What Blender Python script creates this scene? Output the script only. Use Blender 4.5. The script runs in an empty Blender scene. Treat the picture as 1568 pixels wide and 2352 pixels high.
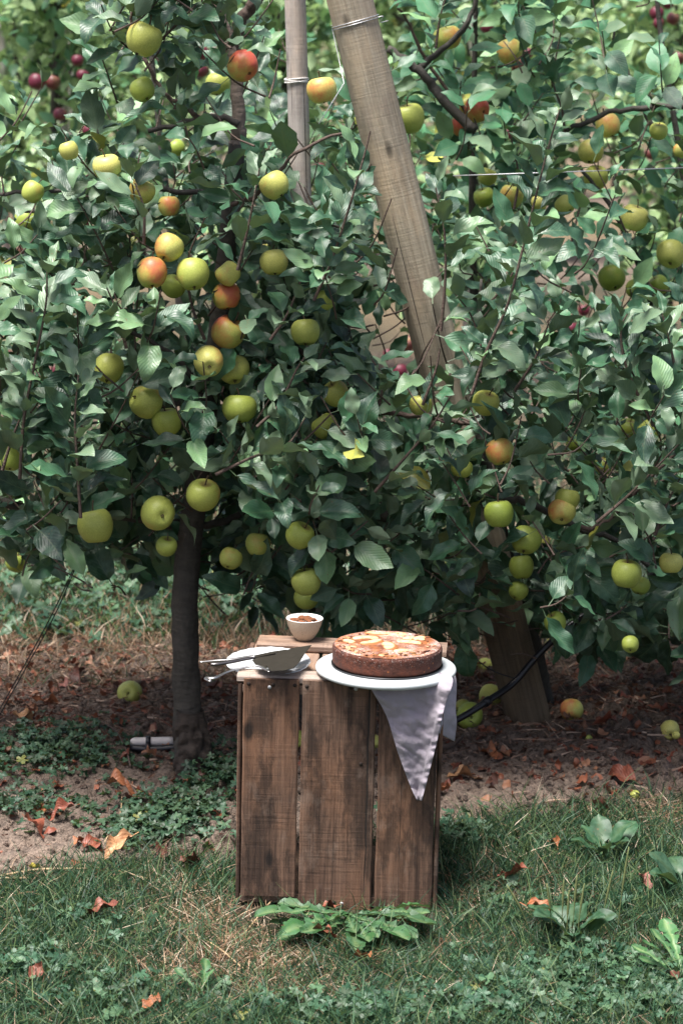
import bpy, math, random
import numpy as np
from mathutils import Vector, Matrix, Euler

R = math.radians
rng = np.random.default_rng(7)
random.seed(7)
sc = bpy.context.scene
COL = sc.collection

# ------------------------------------------------------------------ camera
CH, PITCH, FPX = 1.87, R(12.0), 5554.0      # camera height, pitch down, focal length in 1568-wide pixels
cam_d = bpy.data.cameras.new("camera")
cam = bpy.data.objects.new("camera", cam_d)
COL.objects.link(cam)
cam.location = (0, 0, CH)
cam.rotation_euler = (R(90) - PITCH, 0, 0)
cam_d.sensor_fit = 'HORIZONTAL'
cam_d.sensor_width = 24.0
cam_d.lens = 85.0
cam_d.clip_start = 0.1
cam_d.clip_end = 2000
cam_d.dof.use_dof = True
cam_d.dof.focus_distance = 5.12
cam_d.dof.aperture_fstop = 6.5
sc.camera = cam

# ------------------------------------------------------------------ world, sun, exposure
SUN_EL, SUN_ROT = R(71), R(226)
w = bpy.data.worlds.new("World"); sc.world = w; w.use_nodes = True
nt = w.node_tree; nt.nodes.clear()
wo = nt.nodes.new('ShaderNodeOutputWorld'); bg = nt.nodes.new('ShaderNodeBackground')
sky = nt.nodes.new('ShaderNodeTexSky'); sky.sky_type = 'NISHITA'; sky.sun_disc = False
sky.sun_elevation = SUN_EL; sky.sun_rotation = SUN_ROT
sky.air_density = 0.8; sky.dust_density = 5.0; sky.ozone_density = 0.6
nt.links.new(sky.outputs[0], bg.inputs[0]); bg.inputs[1].default_value = 0.09
nt.links.new(bg.outputs[0], wo.inputs[0])
sd = bpy.data.lights.new("sun", 'SUN'); sun = bpy.data.objects.new("sun", sd); COL.objects.link(sun)
sd.energy = 3.8; sd.angle = R(24); sd.color = (1.0, 0.975, 0.94)
# direction to the sun (Blender sky: rotation 0 = +Y, clockwise seen from above)
sdir = Vector((math.sin(SUN_ROT) * math.cos(SUN_EL), math.cos(SUN_ROT) * math.cos(SUN_EL), math.sin(SUN_EL)))
sun.rotation_euler = sdir.to_track_quat('Z', 'Y').to_euler()
sun.location = (0, 0, 10)
vs = sc.view_settings
vs.view_transform = 'Standard'; vs.look = 'None'; vs.exposure = 1.2
sc.cycles.diffuse_bounces = 2; sc.cycles.max_bounces = 6; vs.gamma = 1.0

# ------------------------------------------------------------------ noise helpers
def _hash(ix, iy, s):
    h = (ix.astype(np.int64) * 374761393 + iy.astype(np.int64) * 668265263 + s * 974634777) & 0xffffffff
    h = ((h ^ (h >> 13)) * 1274126177) & 0xffffffff
    h = (h ^ (h >> 16)) & 0xffffffff
    return h / 4294967296.0
def vnoise(x, y, s=0):
    x = np.asarray(x, float); y = np.asarray(y, float)
    ix = np.floor(x); iy = np.floor(y); fx = x - ix; fy = y - iy
    fx = fx * fx * (3 - 2 * fx); fy = fy * fy * (3 - 2 * fy)
    a = _hash(ix, iy, s); b = _hash(ix + 1, iy, s); c = _hash(ix, iy + 1, s); d = _hash(ix + 1, iy + 1, s)
    return (a * (1 - fx) + b * fx) * (1 - fy) + (c * (1 - fx) + d * fx) * fy
def fbm(x, y, o=4, s=0):
    t = 0; a = .5; n = 0
    for k in range(o):
        t = t + a * vnoise(x * 2 ** k, y * 2 ** k, s + k); n += a; a *= .5
    return t / n
def worley(x, y, s=0):
    x = np.asarray(x, float); y = np.asarray(y, float)
    ix = np.floor(x); iy = np.floor(y)
    f1 = np.full(x.shape, 9.); f2 = np.full(x.shape, 9.)
    for dx in (-1, 0, 1):
        for dy in (-1, 0, 1):
            px = ix + dx + _hash(ix + dx, iy + dy, s); py = iy + dy + _hash(ix + dx, iy + dy, s + 5)
            d = np.hypot(px - x, py - y)
            f2 = np.where(d < f1, f1, np.minimum(f2, d)); f1 = np.minimum(f1, d)
    return f1, f2
def sstep(a, b, x):
    t = np.clip((x - a) / (b - a), 0, 1); return t * t * (3 - 2 * t)

# ------------------------------------------------------------------ terrain functions
ROW0, ROWD = 5.9, 5.8
def soilmask(x, y):
    x = np.asarray(x, float); y = np.asarray(y, float)
    n = (fbm(x * 3, y * 3, 3, 11) - .5) * .45
    front = 5.02 + .3 * sstep(-.1, .45, x) - .12 * sstep(-.5, -.9, x)
    m0 = sstep(front - .05, front + .12, y + n * .5) * (1 - sstep(6.75, 7.1, y + n))
    r = np.abs(((y - ROW0) + ROWD / 2) % ROWD - ROWD / 2)
    m1 = 1 - sstep(.75, 1.05, r + n)
    return np.where(y < 8.0, m0, m1)
def ground_h(x, y, fine=True):
    x = np.asarray(x, float); y = np.asarray(y, float)
    r = ((y - ROW0) + ROWD / 2) % ROWD - ROWD / 2
    berm = .065 * np.exp(-(r / .52) ** 2)
    h = berm + (fbm(x * 1.3, y * 1.3, 2, 3) - .5) * .03 * sstep(5.1, 5.5, y)
    if fine:
        m = soilmask(x, y)
        f1, f2 = worley(x * 13, y * 13, 4); g1, g2 = worley(x * 31 + .3, y * 31, 9)
        big = np.minimum(f2 - f1, .35) / .35; sm = np.minimum(g2 - g1, .4) / .4
        amt = .35 + .65 * sstep(.35, .65, fbm(x * 2.2, y * 2.2, 3, 21))
        e1, e2 = worley(x * 21 + fbm(x * 9, y * 9, 2, 14), y * 21 + .7, 17); mid_ = np.minimum(e2 - e1, .3) / .3
        h = h + m * amt * (.030 * (big - .6) + .020 * (mid_ - .6) + .013 * (sm - .5) + .034 * (fbm(x * 14, y * 14, 3, 31) - .5))
        h = h + (1 - m) * .012 * (fbm(x * 9, y * 9, 3, 41) - .5)
        h = np.where((np.abs(x + .01) < .24) & (y > 4.7) & (y < 5.15), np.minimum(h, -.002), h)
    return h
def ray(px, py):
    cp, sp = math.cos(PITCH), math.sin(PITCH)
    a = (px - 784) / FPX; b = (1176 - py) / FPX
    return Vector((a, cp + b * sp, -sp + b * cp))
def P(px, py, Y):
    d = ray(px, py); t = Y / d.y
    return Vector((d.x * t, Y, CH + d.z * t))
def G(px, py, lift=0.0):
    d = ray(px, py); z = 0.0
    for _ in range(12):
        t = (z - CH) / d.z
        z = float(ground_h(d.x * t, d.y * t))
    return Vector((d.x * t, d.y * t, z + lift))
def proj(p):
    """numpy (n,3) -> px, py, depth"""
    cp, sp = math.cos(PITCH), math.sin(PITCH)
    X = p[:, 0]; Yw = p[:, 1]; Z = p[:, 2] - CH
    dep = Yw * cp - Z * sp; up = Yw * sp + Z * cp
    return 784 + FPX * X / dep, 1176 - FPX * up / dep, dep
def mpp(Y):            # metres per 1568-pixel at distance Y
    return Y * 1.02 / FPX

# ------------------------------------------------------------------ mesh helpers
class MB:
    def __init__(s): s.V = []; s.F4 = []; s.F3 = []; s.UV = []; s.C = []; s.A = []; s.n = 0; s.M4 = []; s.M3 = []; s.mi = 0
    def add(s, V, F4=None, F3=None, uv=None, col=None, att=None):
        V = np.asarray(V, float).reshape(-1, 3); k = len(V)
        s.V.append(V)
        if F4 is not None and len(F4): s.F4.append(np.asarray(F4, int).reshape(-1, 4) + s.n); s.M4.append(np.full(len(s.F4[-1]), s.mi))
        if F3 is not None and len(F3): s.F3.append(np.asarray(F3, int).reshape(-1, 3) + s.n); s.M3.append(np.full(len(s.F3[-1]), s.mi))
        s.UV.append(np.zeros((k, 2)) if uv is None else np.asarray(uv, float))
        c = np.ones((k, 3)) if col is None else np.broadcast_to(np.asarray(col, float), (k, 3))
        s.C.append(c); s.A.append(V if att is None else np.asarray(att, float)); s.n += k
        return s
    def build(s, name, mat, parent=None, smooth=True, origin=None):
        V = np.concatenate(s.V); uv = np.concatenate(s.UV); C = np.concatenate(s.C); A = np.concatenate(s.A)
        F4 = np.concatenate(s.F4) if s.F4 else np.zeros((0, 4), int)
        F3 = np.concatenate(s.F3) if s.F3 else np.zeros((0, 3), int)
        if origin is not None: V = V - np.asarray(origin)
        me = bpy.data.meshes.new(name)
        me.vertices.add(len(V)); me.vertices.foreach_set('co', V.astype(np.float32).ravel())
        loops = np.concatenate([F4.ravel(), F3.ravel()])
        tot = np.concatenate([np.full(len(F4), 4), np.full(len(F3), 3)])
        st = np.concatenate([[0], np.cumsum(tot)[:-1]]) if len(tot) else []
        me.loops.add(len(loops)); me.loops.foreach_set('vertex_index', loops.astype(np.int32))
        me.polygons.add(len(tot)); me.polygons.foreach_set('loop_start', np.asarray(st, np.int32))
        me.polygons.foreach_set('loop_total', tot.astype(np.int32))
        me.polygons.foreach_set('use_smooth', np.full(len(tot), smooth))
        me.update(calc_edges=True)
        ul = me.uv_layers.new(name='UVMap'); ul.data.foreach_set('uv', uv[loops].astype(np.float32).ravel())
        ca = me.attributes.new('Col', 'FLOAT_COLOR', 'POINT')
        ca.data.foreach_set('color', np.concatenate([C, np.ones((len(C), 1))], 1).astype(np.float32).ravel())
        ga = me.attributes.new('gc', 'FLOAT_VECTOR', 'POINT'); ga.data.foreach_set('vector', A.astype(np.float32).ravel())
        mats = mat if isinstance(mat, (list, tuple)) else [mat]
        for q in mats: me.materials.append(q)
        if len(mats) > 1: me.polygons.foreach_set('material_index', np.concatenate(s.M4 + s.M3).astype(np.int32))
        me.validate()
        o = bpy.data.objects.new(name, me); COL.objects.link(o)
        if parent is not None: o.parent = parent
        if origin is not None: o.location = origin
        return o
def tag(o, label=None, cat=None, group=None, kind=None):
    if label: o['label'] = label
    if cat: o['category'] = cat
    if group: o['group'] = group
    if kind: o['kind'] = kind
    return o
def empty(name, loc=(0, 0, 0), rot=(0, 0, 0)):
    o = bpy.data.objects.new(name, None); COL.objects.link(o); o.location = loc; o.rotation_euler = rot
    o.empty_display_size = .05
    return o
def catmull(pts, k=6):
    pts = [np.asarray(p, float) for p in pts]
    if len(pts) < 3:
        return np.array([pts[0] + (pts[-1] - pts[0]) * t for t in np.linspace(0, 1, k + 1)])
    q = [2 * pts[0] - pts[1]] + pts + [2 * pts[-1] - pts[-2]]; out = []
    for i in range(1, len(q) - 2):
        for j in range(k):
            t = j / k
            out.append(.5 * ((2 * q[i]) + (-q[i - 1] + q[i + 1]) * t + (2 * q[i - 1] - 5 * q[i] + 4 * q[i + 1] - q[i + 2]) * t * t
                             + (-q[i - 1] + 3 * q[i] - 3 * q[i + 1] + q[i + 2]) * t ** 3))
    out.append(pts[-1]); return np.array(out)
def tube(mb, pts, r, sides=8, rough=0.0, col=None, cap=True, seed=0):
    pts = np.asarray(pts, float); n = len(pts)
    r = np.broadcast_to(np.asarray(r, float), (n,)) if np.ndim(r) else np.full(n, r)
    T = np.gradient(pts, axis=0); T /= np.linalg.norm(T, axis=1)[:, None] + 1e-9
    ref = np.array([1., 0, 0]) if abs(T[0][0]) < .8 else np.array([0, 1., 0])
    V = []; L = 0
    att = []
    for i in range(n):
        u = ref - T[i] * ref.dot(T[i]); u /= np.linalg.norm(u) + 1e-9; ref = u; v = np.cross(T[i], u)
        if i: L += np.linalg.norm(pts[i] - pts[i - 1])
        for k in range(sides):
            a = 2 * math.pi * k / sides
            rr = r[i] * (1 + rough * (vnoise(k * 1.7 + seed * 3.1, L * 30 + seed, 77) - .5) * 2)
            V.append(pts[i] + rr * (math.cos(a) * u + math.sin(a) * v)); att.append((math.cos(a) * r[i], math.sin(a) * r[i], L))
    F = [[i * sides + k, i * sides + (k + 1) % sides, (i + 1) * sides + (k + 1) % sides, (i + 1) * sides + k]
         for i in range(n - 1) for k in range(sides)]
    F3 = []
    if cap:
        V.append(pts[0]); V.append(pts[-1]); att += [(0, 0, 0), (0, 0, L)]; a0 = len(V) - 2; a1 = a0 + 1; b = (n - 1) * sides
        F3 = [[a0, (k + 1) % sides, k] for k in range(sides)] + [[a1, b + k, b + (k + 1) % sides] for k in range(sides)]
    mb.add(V, F, F3, col=col, att=np.array(att) + seed * .37)
    return mb
def lathe(mb, prof, seg=32, center=(0, 0, 0), wob=None, col=None):
    prof = np.asarray(prof, float); n = len(prof)
    a = np.arange(seg) * 2 * np.pi / seg
    V = np.zeros((n, seg, 3)); V[..., 0] = prof[:, :1] * np.cos(a); V[..., 1] = prof[:, :1] * np.sin(a); V[..., 2] = prof[:, 1:2]
    if wob is not None: V = wob(V, a)
    V = V.reshape(-1, 3) + np.asarray(center)
    i = np.arange(n - 1)[:, None] * seg; k = np.arange(seg)[None, :]; k2 = (k + 1) % seg
    F = np.stack([i + k, i + k2, i + seg + k2, i + seg + k], -1).reshape(-1, 4)
    uv = np.stack([np.tile(a / 6.2832, n), np.repeat(np.linspace(0, 1, n), seg)], 1)
    mb.add(V, F, uv=uv, col=col); return mb

# ------------------------------------------------------------------ material helpers
class NT:
    def __init__(s, name):
        s.m = bpy.data.materials.new(name); s.m.use_nodes = True; s.t = s.m.node_tree; s.t.nodes.clear()
        s.out = s.n('ShaderNodeOutputMaterial'); s.b = s.n('ShaderNodeBsdfPrincipled'); s.l(s.b.outputs[0], s.out.inputs[0])
    def n(s, t, **k):
        x = s.t.nodes.new(t)
        for a, v in k.items(): setattr(x, a, v)
        return x
    def l(s, a, b): s.t.links.new(a, b)
    def attr(s, name, typ='GEOMETRY'):
        x = s.n('ShaderNodeAttribute'); x.attribute_name = name; x.attribute_type = typ; return x
    def mapv(s, src, scale=(1, 1, 1), loc=(0, 0, 0)):
        m = s.n('ShaderNodeMapping'); s.l(src, m.inputs[0]); m.inputs[3].default_value = scale; m.inputs[1].default_value = loc; return m.outputs[0]
    def noise(s, src, scale, detail=4, rough=.55, dist=0):
        x = s.n('ShaderNodeTexNoise'); x.inputs['Scale'].default_value = scale; x.inputs['Detail'].default_value = detail
        x.inputs['Roughness'].default_value = rough; x.inputs['Distortion'].default_value = dist
        if src is not None: s.l(src, x.inputs['Vector'])
        return x.outputs[0]
    def vor(s, src, scale, feat='F1'):
        x = s.n('ShaderNodeTexVoronoi', feature=feat); x.inputs['Scale'].default_value = scale; s.l(src, x.inputs['Vector']); return x.outputs[0]
    def ramp(s, src, stops, interp='LINEAR'):
        x = s.n('ShaderNodeValToRGB'); x.color_ramp.interpolation = interp; e = x.color_ramp.elements
        while len(e) > 1: e.remove(e[0])
        e[0].position = stops[0][0]; c = stops[0][1]; e[0].color = (c, c, c, 1) if not hasattr(c, '__len__') else (*c, 1)
        for p, c in stops[1:]:
            q = e.new(p); q.color = (c, c, c, 1) if not hasattr(c, '__len__') else (*c, 1)
        s.l(src, x.inputs[0]); return x.outputs[0]
    def mix(s, f, a, b, mode='MIX'):
        x = s.n('ShaderNodeMix', data_type='RGBA', blend_type=mode)
        for v, i in ((f, 0), (a, 6), (b, 7)):
            if hasattr(v, 'node'): s.l(v, x.inputs[i])
            elif i == 0: x.inputs[0].default_value = v
            else: x.inputs[i].default_value = (*v, 1)
        return x.outputs[2]
    def math(s, op, a, b=0.0, c=None):
        x = s.n('ShaderNodeMath', operation=op)
        for v, i in ((a, 0), (b, 1), (c, 2)):
            if v is None: continue
            if hasattr(v, 'node'): s.l(v, x.inputs[i])
            else: x.inputs[i].default_value = v
        return x.outputs[0]
    def base(s, v):
        if hasattr(v, 'node'): s.l(v, s.b.inputs['Base Color'])
        else: s.b.inputs['Base Color'].default_value = (*v, 1)
    def rough(s, v):
        if hasattr(v, 'node'): s.l(v, s.b.inputs['Roughness'])
        else: s.b.inputs['Roughness'].default_value = v
    def bump(s, h, strength=.5, dist=.01):
        x = s.n('ShaderNodeBump'); x.inputs['Strength'].default_value = strength; x.inputs['Distance'].default_value = dist
        s.l(h, x.inputs['Height']); s.l(x.outputs[0], s.b.inputs['Normal']); return x
    def oc(s): return s.n('ShaderNodeTexCoord').outputs['Object']

def m_leaf(name, sheen=.45, trans=.22, veins=True, spec=.5):
    t = NT(name); c = t.attr('Col').outputs[0]
    uv = t.n('ShaderNodeUVMap').outputs[0]
    sep = t.n('ShaderNodeSeparateXYZ'); t.l(uv, sep.inputs[0])
    u = t.math('ABSOLUTE', t.math('SUBTRACT', sep.outputs[0], .5)); v = sep.outputs[1]
    col = c
    geo = t.n('ShaderNodeNewGeometry')
    n1 = t.noise(geo.outputs['Position'], 60, 3)
    col = t.mix(t.ramp(n1, [(.42, 0), (.7, .40)]), col, (.11, .21, .13), 'MIX')
    if veins:
        mid = t.ramp(u, [(.0, 1), (.03, 0)])
        ph = t.math('SUBTRACT', t.math('MULTIPLY', v, 9.0), t.math('MULTIPLY', u, 9.0))
        fr = t.math('PINGPONG', ph, .5)
        lat = t.ramp(fr, [(0, 1), (.09, 0)])
        ve = t.math('MAXIMUM', mid, t.math('MULTIPLY', lat, .3))
        col = t.mix(t.math('MULTIPLY', ve, .5), col, (.15, .21, .10))
        hh = t.math('ADD', t.math('MULTIPLY', fr, 1.0), t.math('MULTIPLY', n1, 1.2))
        t.bump(hh, .28, .003)
    spt = t.noise(geo.outputs['Position'], 170, 2); big_ = t.noise(geo.outputs['Position'], 16, 2)
    col = t.mix(t.math('MULTIPLY', t.ramp(spt, [(.66, 0), (.70, .8)]), t.ramp(big_, [(.5, 0), (.6, 1)])), col, (.17, .10, .045))
    back = t.mix(.55, col, (.13, .19, .11))
    col = t.mix(geo.outputs['Backfacing'], col, back)
    t.base(col); t.rough(t.math('ADD', t.math('MULTIPLY', geo.outputs['Backfacing'], .3), sheen))
    t.b.inputs['Specular IOR Level'].default_value = spec
    tr = t.n('ShaderNodeBsdfTranslucent'); t.l(t.mix(.5, col, (.16, .25, .03)), tr.inputs[0])
    mx = t.n('ShaderNodeMixShader'); mx.inputs[0].default_value = trans
    t.l(t.b.outputs[0], mx.inputs[1]); t.l(tr.outputs[0], mx.inputs[2]); t.l(mx.outputs[0], t.out.inputs[0])
    return t.m
def m_bark(name, a=(.05, .042, .035), b=(.12, .10, .085), sc_=30):
    t = NT(name); g = t.attr('gc').outputs[1]
    n = t.noise(t.mapv(g, (1, 1, .35)), sc_ * 3, 6, .65); n2 = t.noise(t.mapv(g, (1, 1, 3.0)), sc_, 3)
    t.base(t.mix(t.ramp(n2, [(.45, 0), (.7, .7)]), t.mix(n, a, b), b)); t.rough(.8); t.bump(t.math('ADD', n, n2), .7, .004); return t.m
def m_plain(name, c, r=.5, metal=0, noise=0, nscale=60):
    t = NT(name)
    if noise:
        n = t.noise(t.oc(), nscale, 4); t.base(t.mix(n, tuple(x * (1 - noise) for x in c), tuple(min(1, x * (1 + noise)) for x in c))); t.bump(n, .2, .002)
    else: t.base(c)
    t.rough(r); t.b.inputs['Metallic'].default_value = metal; return t.m
def m_col(name, r=.7, trans=0.0, bump=True):
    """colour straight from the mesh's own colour attribute, slightly mottled"""
    t = NT(name); c = t.attr('Col').outputs[0]; geo = t.n('ShaderNodeNewGeometry')
    n = t.noise(geo.outputs['Position'], 90, 3)
    t.base(t.mix(t.ramp(n, [(.35, .45), (.65, 0)]), c, t.mix(.5, c, (.02, .015, .01)))); t.rough(r)
    if bump: t.bump(n, .3, .003)
    if trans:
        tr = t.n('ShaderNodeBsdfTranslucent'); t.l(c, tr.inputs[0]); mx = t.n('ShaderNodeMixShader'); mx.inputs[0].default_value = trans
        t.l(t.b.outputs[0], mx.inputs[1]); t.l(tr.outputs[0], mx.inputs[2]); t.l(mx.outputs[0], t.out.inputs[0])
    return t.m
def m_apple():
    t = NT('apple_skin'); oc = t.oc()
    tone = t.attr('tone', 'OBJECT').outputs[2]; bl = t.attr('blush', 'OBJECT').outputs[2]
    base = t.mix(tone, (.29, .38, .060), (.74, .68, .20))
    n = t.noise(oc, 1.1, 3); fine = t.noise(oc, 14, 3)
    base = t.mix(t.ramp(fine, [(.35, .35), (.7, 0)]), base, (.13, .18, .02))
    sep = t.n('ShaderNodeSeparateXYZ'); t.l(oc, sep.inputs[0])
    side = t.math('ADD', t.math('MULTIPLY', sep.outputs[0], .32), n)
    amt = t.math('ADD', side, t.math('MULTIPLY', t.math('SUBTRACT', bl, .62), .85))
    streak = t.noise(t.mapv(oc, (5, 5, .8)), 3, 3)
    amt = t.math('ADD', amt, t.math('MULTIPLY', t.math('SUBTRACT', streak, .5), .3))
    red = t.mix(t.ramp(amt, [(.62, 0), (1.1, 1)]), (.56, .24, .07), (.52, .07, .055))
    dark = t.attr('dark', 'OBJECT').outputs[2]
    red = t.mix(dark, red, (.10, .006, .025))
    col = t.mix(t.ramp(amt, [(.33, 0), (.75, .92)]), base, red)
    col = t.mix(t.math('MULTIPLY', dark, .85), col, red)
    sp = t.vor(oc, 12.0); col = t.mix(t.ramp(sp, [(.10, .55), (.17, 0)]), col, (.42, .42, .2))
    rad = t.math('ADD', t.math('POWER', sep.outputs[0], 2.0), t.math('POWER', sep.outputs[1], 2.0))
    rus = t.math('MULTIPLY', t.ramp(t.math('ADD', rad, t.math('MULTIPLY', fine, .12)), [(.10, .8), (.26, 0)]), t.ramp(sep.outputs[2], [(.3, 0), (.5, 1)]))
    col = t.mix(rus, col, (.22, .15, .05))
    scab = t.noise(oc, 4.5, 5, .7); col = t.mix(t.ramp(scab, [(.66, 0), (.70, .6)]), col, (.16, .10, .04))
    t.base(col); t.rough(.42); t.bump(fine, .12, .01)
    t.b.inputs['Specular IOR Level'].default_value = .4
    t.b.inputs['Subsurface Weight'].default_value = 0.0
    return t.m
def m_wood(name, dark, mid, light, ring=1.0, stain=.8, grey=.0, rough=.75):
    """weathered plank; attribute gc = (across, thickness, along) in metres"""
    t = NT(name); g = t.attr('gc').outputs[1]
    lowd = t.noise(t.mapv(g, (7, 7, 1.7)), 1.0, 2)
    sep = t.n('ShaderNodeSeparateXYZ'); t.l(g, sep.inputs[0])
    # growth rings: far distorted distance field
    xx = t.math('ADD', sep.outputs[0], t.math('MULTIPLY', lowd, .22))
    rings = t.math('PINGPONG', t.math('MULTIPLY', xx, 70.0 * ring), .5)
    rings = t.ramp(rings, [(.0, 0), (.3, .35), (.5, 1)])
    fib = t.ramp(t.noise(t.mapv(g, (210, 210, 5)), 1.0, 4, .7), [(.3, 0), (.7, 1)])
    fib2 = t.noise(t.mapv(g, (60, 60, 1.4)), 1.0, 4, .7)
    col = t.mix(fib, dark, mid)
    col = t.mix(t.ramp(fib2, [(.35, 0), (.7, 1)]), col, light)
    col = t.mix(t.math('MULTIPLY', rings, .40), col, dark)
    # cross-cut saw marks
    saw = t.noise(t.mapv(g, (9, 9, 190)), 1.0, 2, .6)
    sawm = t.ramp(t.noise(t.mapv(g, (14, 14, 5), (9, 2, 1)), 1.0, 3), [(.45, 0), (.6, .35)])
    col = t.mix(t.math('MULTIPLY', t.ramp(saw, [(.36, 1), (.48, 0)]), sawm), col, dark)
    big = t.noise(t.mapv(g, (9, 9, 4), (1.3, 5, 2.2)), 1.0, 4, .6)
    col = t.mix(t.ramp(big, [(.48, 0), (.68, .55)]), col, tuple(min(1, x * q) for x, q in zip(light, (1.35, 1.15, .95))))
    st = t.noise(t.mapv(g, (12, 12, 4.4), (.4, 0, .9)), 1.0, 6, .7)
    col = t.mix(t.ramp(st, [(.50, 0), (.58, stain * .8), (.8, stain)]), col, tuple(x * .5 for x in dark))
    wt = t.noise(t.mapv(g, (16, 16, 9), (3.4, 1, 7.9)), 1.0, 5, .7)
    col = t.mix(t.ramp(wt, [(.55, 0), (.75, .5)]), col, (.30, .22, .17))
    # knots
    kn = t.vor(t.mapv(g, (11, 11, 5.2)), 1.0)
    col = t.mix(t.ramp(kn, [(.07, .9), (.15, 0)]), col, tuple(x * .25 for x in dark))
    ck = t.noise(t.mapv(g, (130, 130, 1.1), (0, 0, 3)), 1.0, 1)
    crack = t.ramp(ck, [(.26, 1), (.285, 0)])
    col = t.mix(t.math('MULTIPLY', crack, .85), col, (.008, .006, .005))
    if grey: col = t.mix(grey, col, (.40, .34, .30))
    t.base(col); t.rough(rough)
    hgt = t.math('SUBTRACT', t.math('ADD', t.math('ADD', fib, t.math('MULTIPLY', saw, .7)), t.math('MULTIPLY', rings, .25)), t.math('MULTIPLY', crack, 2.5))
    t.bump(hgt, .55, .0022); return t.m

def m_dry():
    t = NT('withered_leaf'); c = t.attr('Col').outputs[0]; uv = t.n('ShaderNodeUVMap').outputs[0]; sep = t.n('ShaderNodeSeparateXYZ'); t.l(uv, sep.inputs[0])
    u = t.math('ABSOLUTE', t.math('SUBTRACT', sep.outputs[0], .5)); fr = t.math('PINGPONG', t.math('SUBTRACT', t.math('MULTIPLY', sep.outputs[1], 8.0), t.math('MULTIPLY', u, 8.0)), .5)
    ve = t.math('MAXIMUM', t.ramp(u, [(0, 1), (.04, 0)]), t.math('MULTIPLY', t.ramp(fr, [(0, 1), (.1, 0)]), .6)); n = t.noise(t.n('ShaderNodeNewGeometry').outputs['Position'], 70, 5, .65)
    col = t.mix(t.ramp(n, [(.35, 0), (.7, .8)]), c, t.mix(.75, c, (.02, .01, .008))); t.base(t.mix(t.math('MULTIPLY', ve, .3), col, t.mix(.5, col, (.5, .25, .12)))); t.rough(.5); t.bump(t.math('ADD', t.math('MULTIPLY', fr, .5), n), .5, .004); return t.m
M = {}
M['leaf'] = m_leaf('apple_leaf', .46, .09, spec=.75)
M['leaf_mid'] = m_leaf('apple_leaf_back', .48, .14)
M['leaf_far'] = m_leaf('apple_leaf_far', .42, .5, veins=False, spec=.8)
M['weed'] = m_leaf('weed_leaf', .5, .2, veins=False)
M['bark'] = m_bark('trunk_bark', (.018, .016, .014), (.075, .066, .054))
M['leader'] = m_bark('pale_bark', (.10, .075, .06), (.25, .195, .16), 40)
M['twig'] = m_bark('twig_bark', (.040, .024, .019), (.125, .085, .066), 60)
M['apple'] = m_apple()
M['stem'] = m_plain('apple_stem', (.06, .04, .02), .8)
M['grass'] = m_col('grass_blade', .55, .25, bump=False)
M['litter'] = m_col('dry_litter', .8, 0.0)
M['dryleaf'] = m_col('dry_leaf', .55, .15); M['bigdry'] = m_dry()
M['crate'] = m_wood('crate_wood', (.016, .0085, .0055), (.112, .059, .036), (.215, .124, .080), 1.0, .75)
M['cratetop'] = m_wood('crate_wood_worn', (.14, .09, .065), (.38, .29, .23), (.55, .46, .40), 1.0, .35, .25)
M['cratemid'] = m_wood('crate_wood_end', (.09, .055, .040), (.22, .14, .10), (.34, .24, .18), .7, .4)
M['post'] = m_wood('post_wood', (.14, .11, .075), (.29, .24, .17), (.42, .365, .28), .0, .35)
def post_shade(m):      # canopy shade painted into the lower end of the post, with a ragged upper edge
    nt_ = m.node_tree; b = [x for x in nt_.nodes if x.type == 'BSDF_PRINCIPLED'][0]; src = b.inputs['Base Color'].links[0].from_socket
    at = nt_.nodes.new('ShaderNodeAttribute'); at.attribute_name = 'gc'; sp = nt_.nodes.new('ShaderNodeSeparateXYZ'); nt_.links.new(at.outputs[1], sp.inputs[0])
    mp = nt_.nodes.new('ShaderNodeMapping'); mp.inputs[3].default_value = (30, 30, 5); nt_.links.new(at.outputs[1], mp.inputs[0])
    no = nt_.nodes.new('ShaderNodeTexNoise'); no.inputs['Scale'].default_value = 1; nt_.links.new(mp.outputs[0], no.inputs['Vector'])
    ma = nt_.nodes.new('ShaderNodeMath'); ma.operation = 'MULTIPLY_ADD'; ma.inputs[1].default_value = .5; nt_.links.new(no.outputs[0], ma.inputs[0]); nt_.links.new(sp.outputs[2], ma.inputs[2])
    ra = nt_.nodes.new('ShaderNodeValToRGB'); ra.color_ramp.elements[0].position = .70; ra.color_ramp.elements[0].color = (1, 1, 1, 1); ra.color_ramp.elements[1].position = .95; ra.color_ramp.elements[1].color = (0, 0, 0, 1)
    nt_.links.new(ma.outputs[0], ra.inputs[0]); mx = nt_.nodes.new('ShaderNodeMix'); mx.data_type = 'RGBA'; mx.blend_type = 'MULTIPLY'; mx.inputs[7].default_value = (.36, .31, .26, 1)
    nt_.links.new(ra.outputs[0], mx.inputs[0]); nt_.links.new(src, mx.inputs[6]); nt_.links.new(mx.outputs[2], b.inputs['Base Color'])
post_shade(M['post'])
M['stake'] = m_wood('stake_wood', (.24, .20, .18), (.40, .36, .33), (.55, .50, .46), .3, .3)

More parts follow.
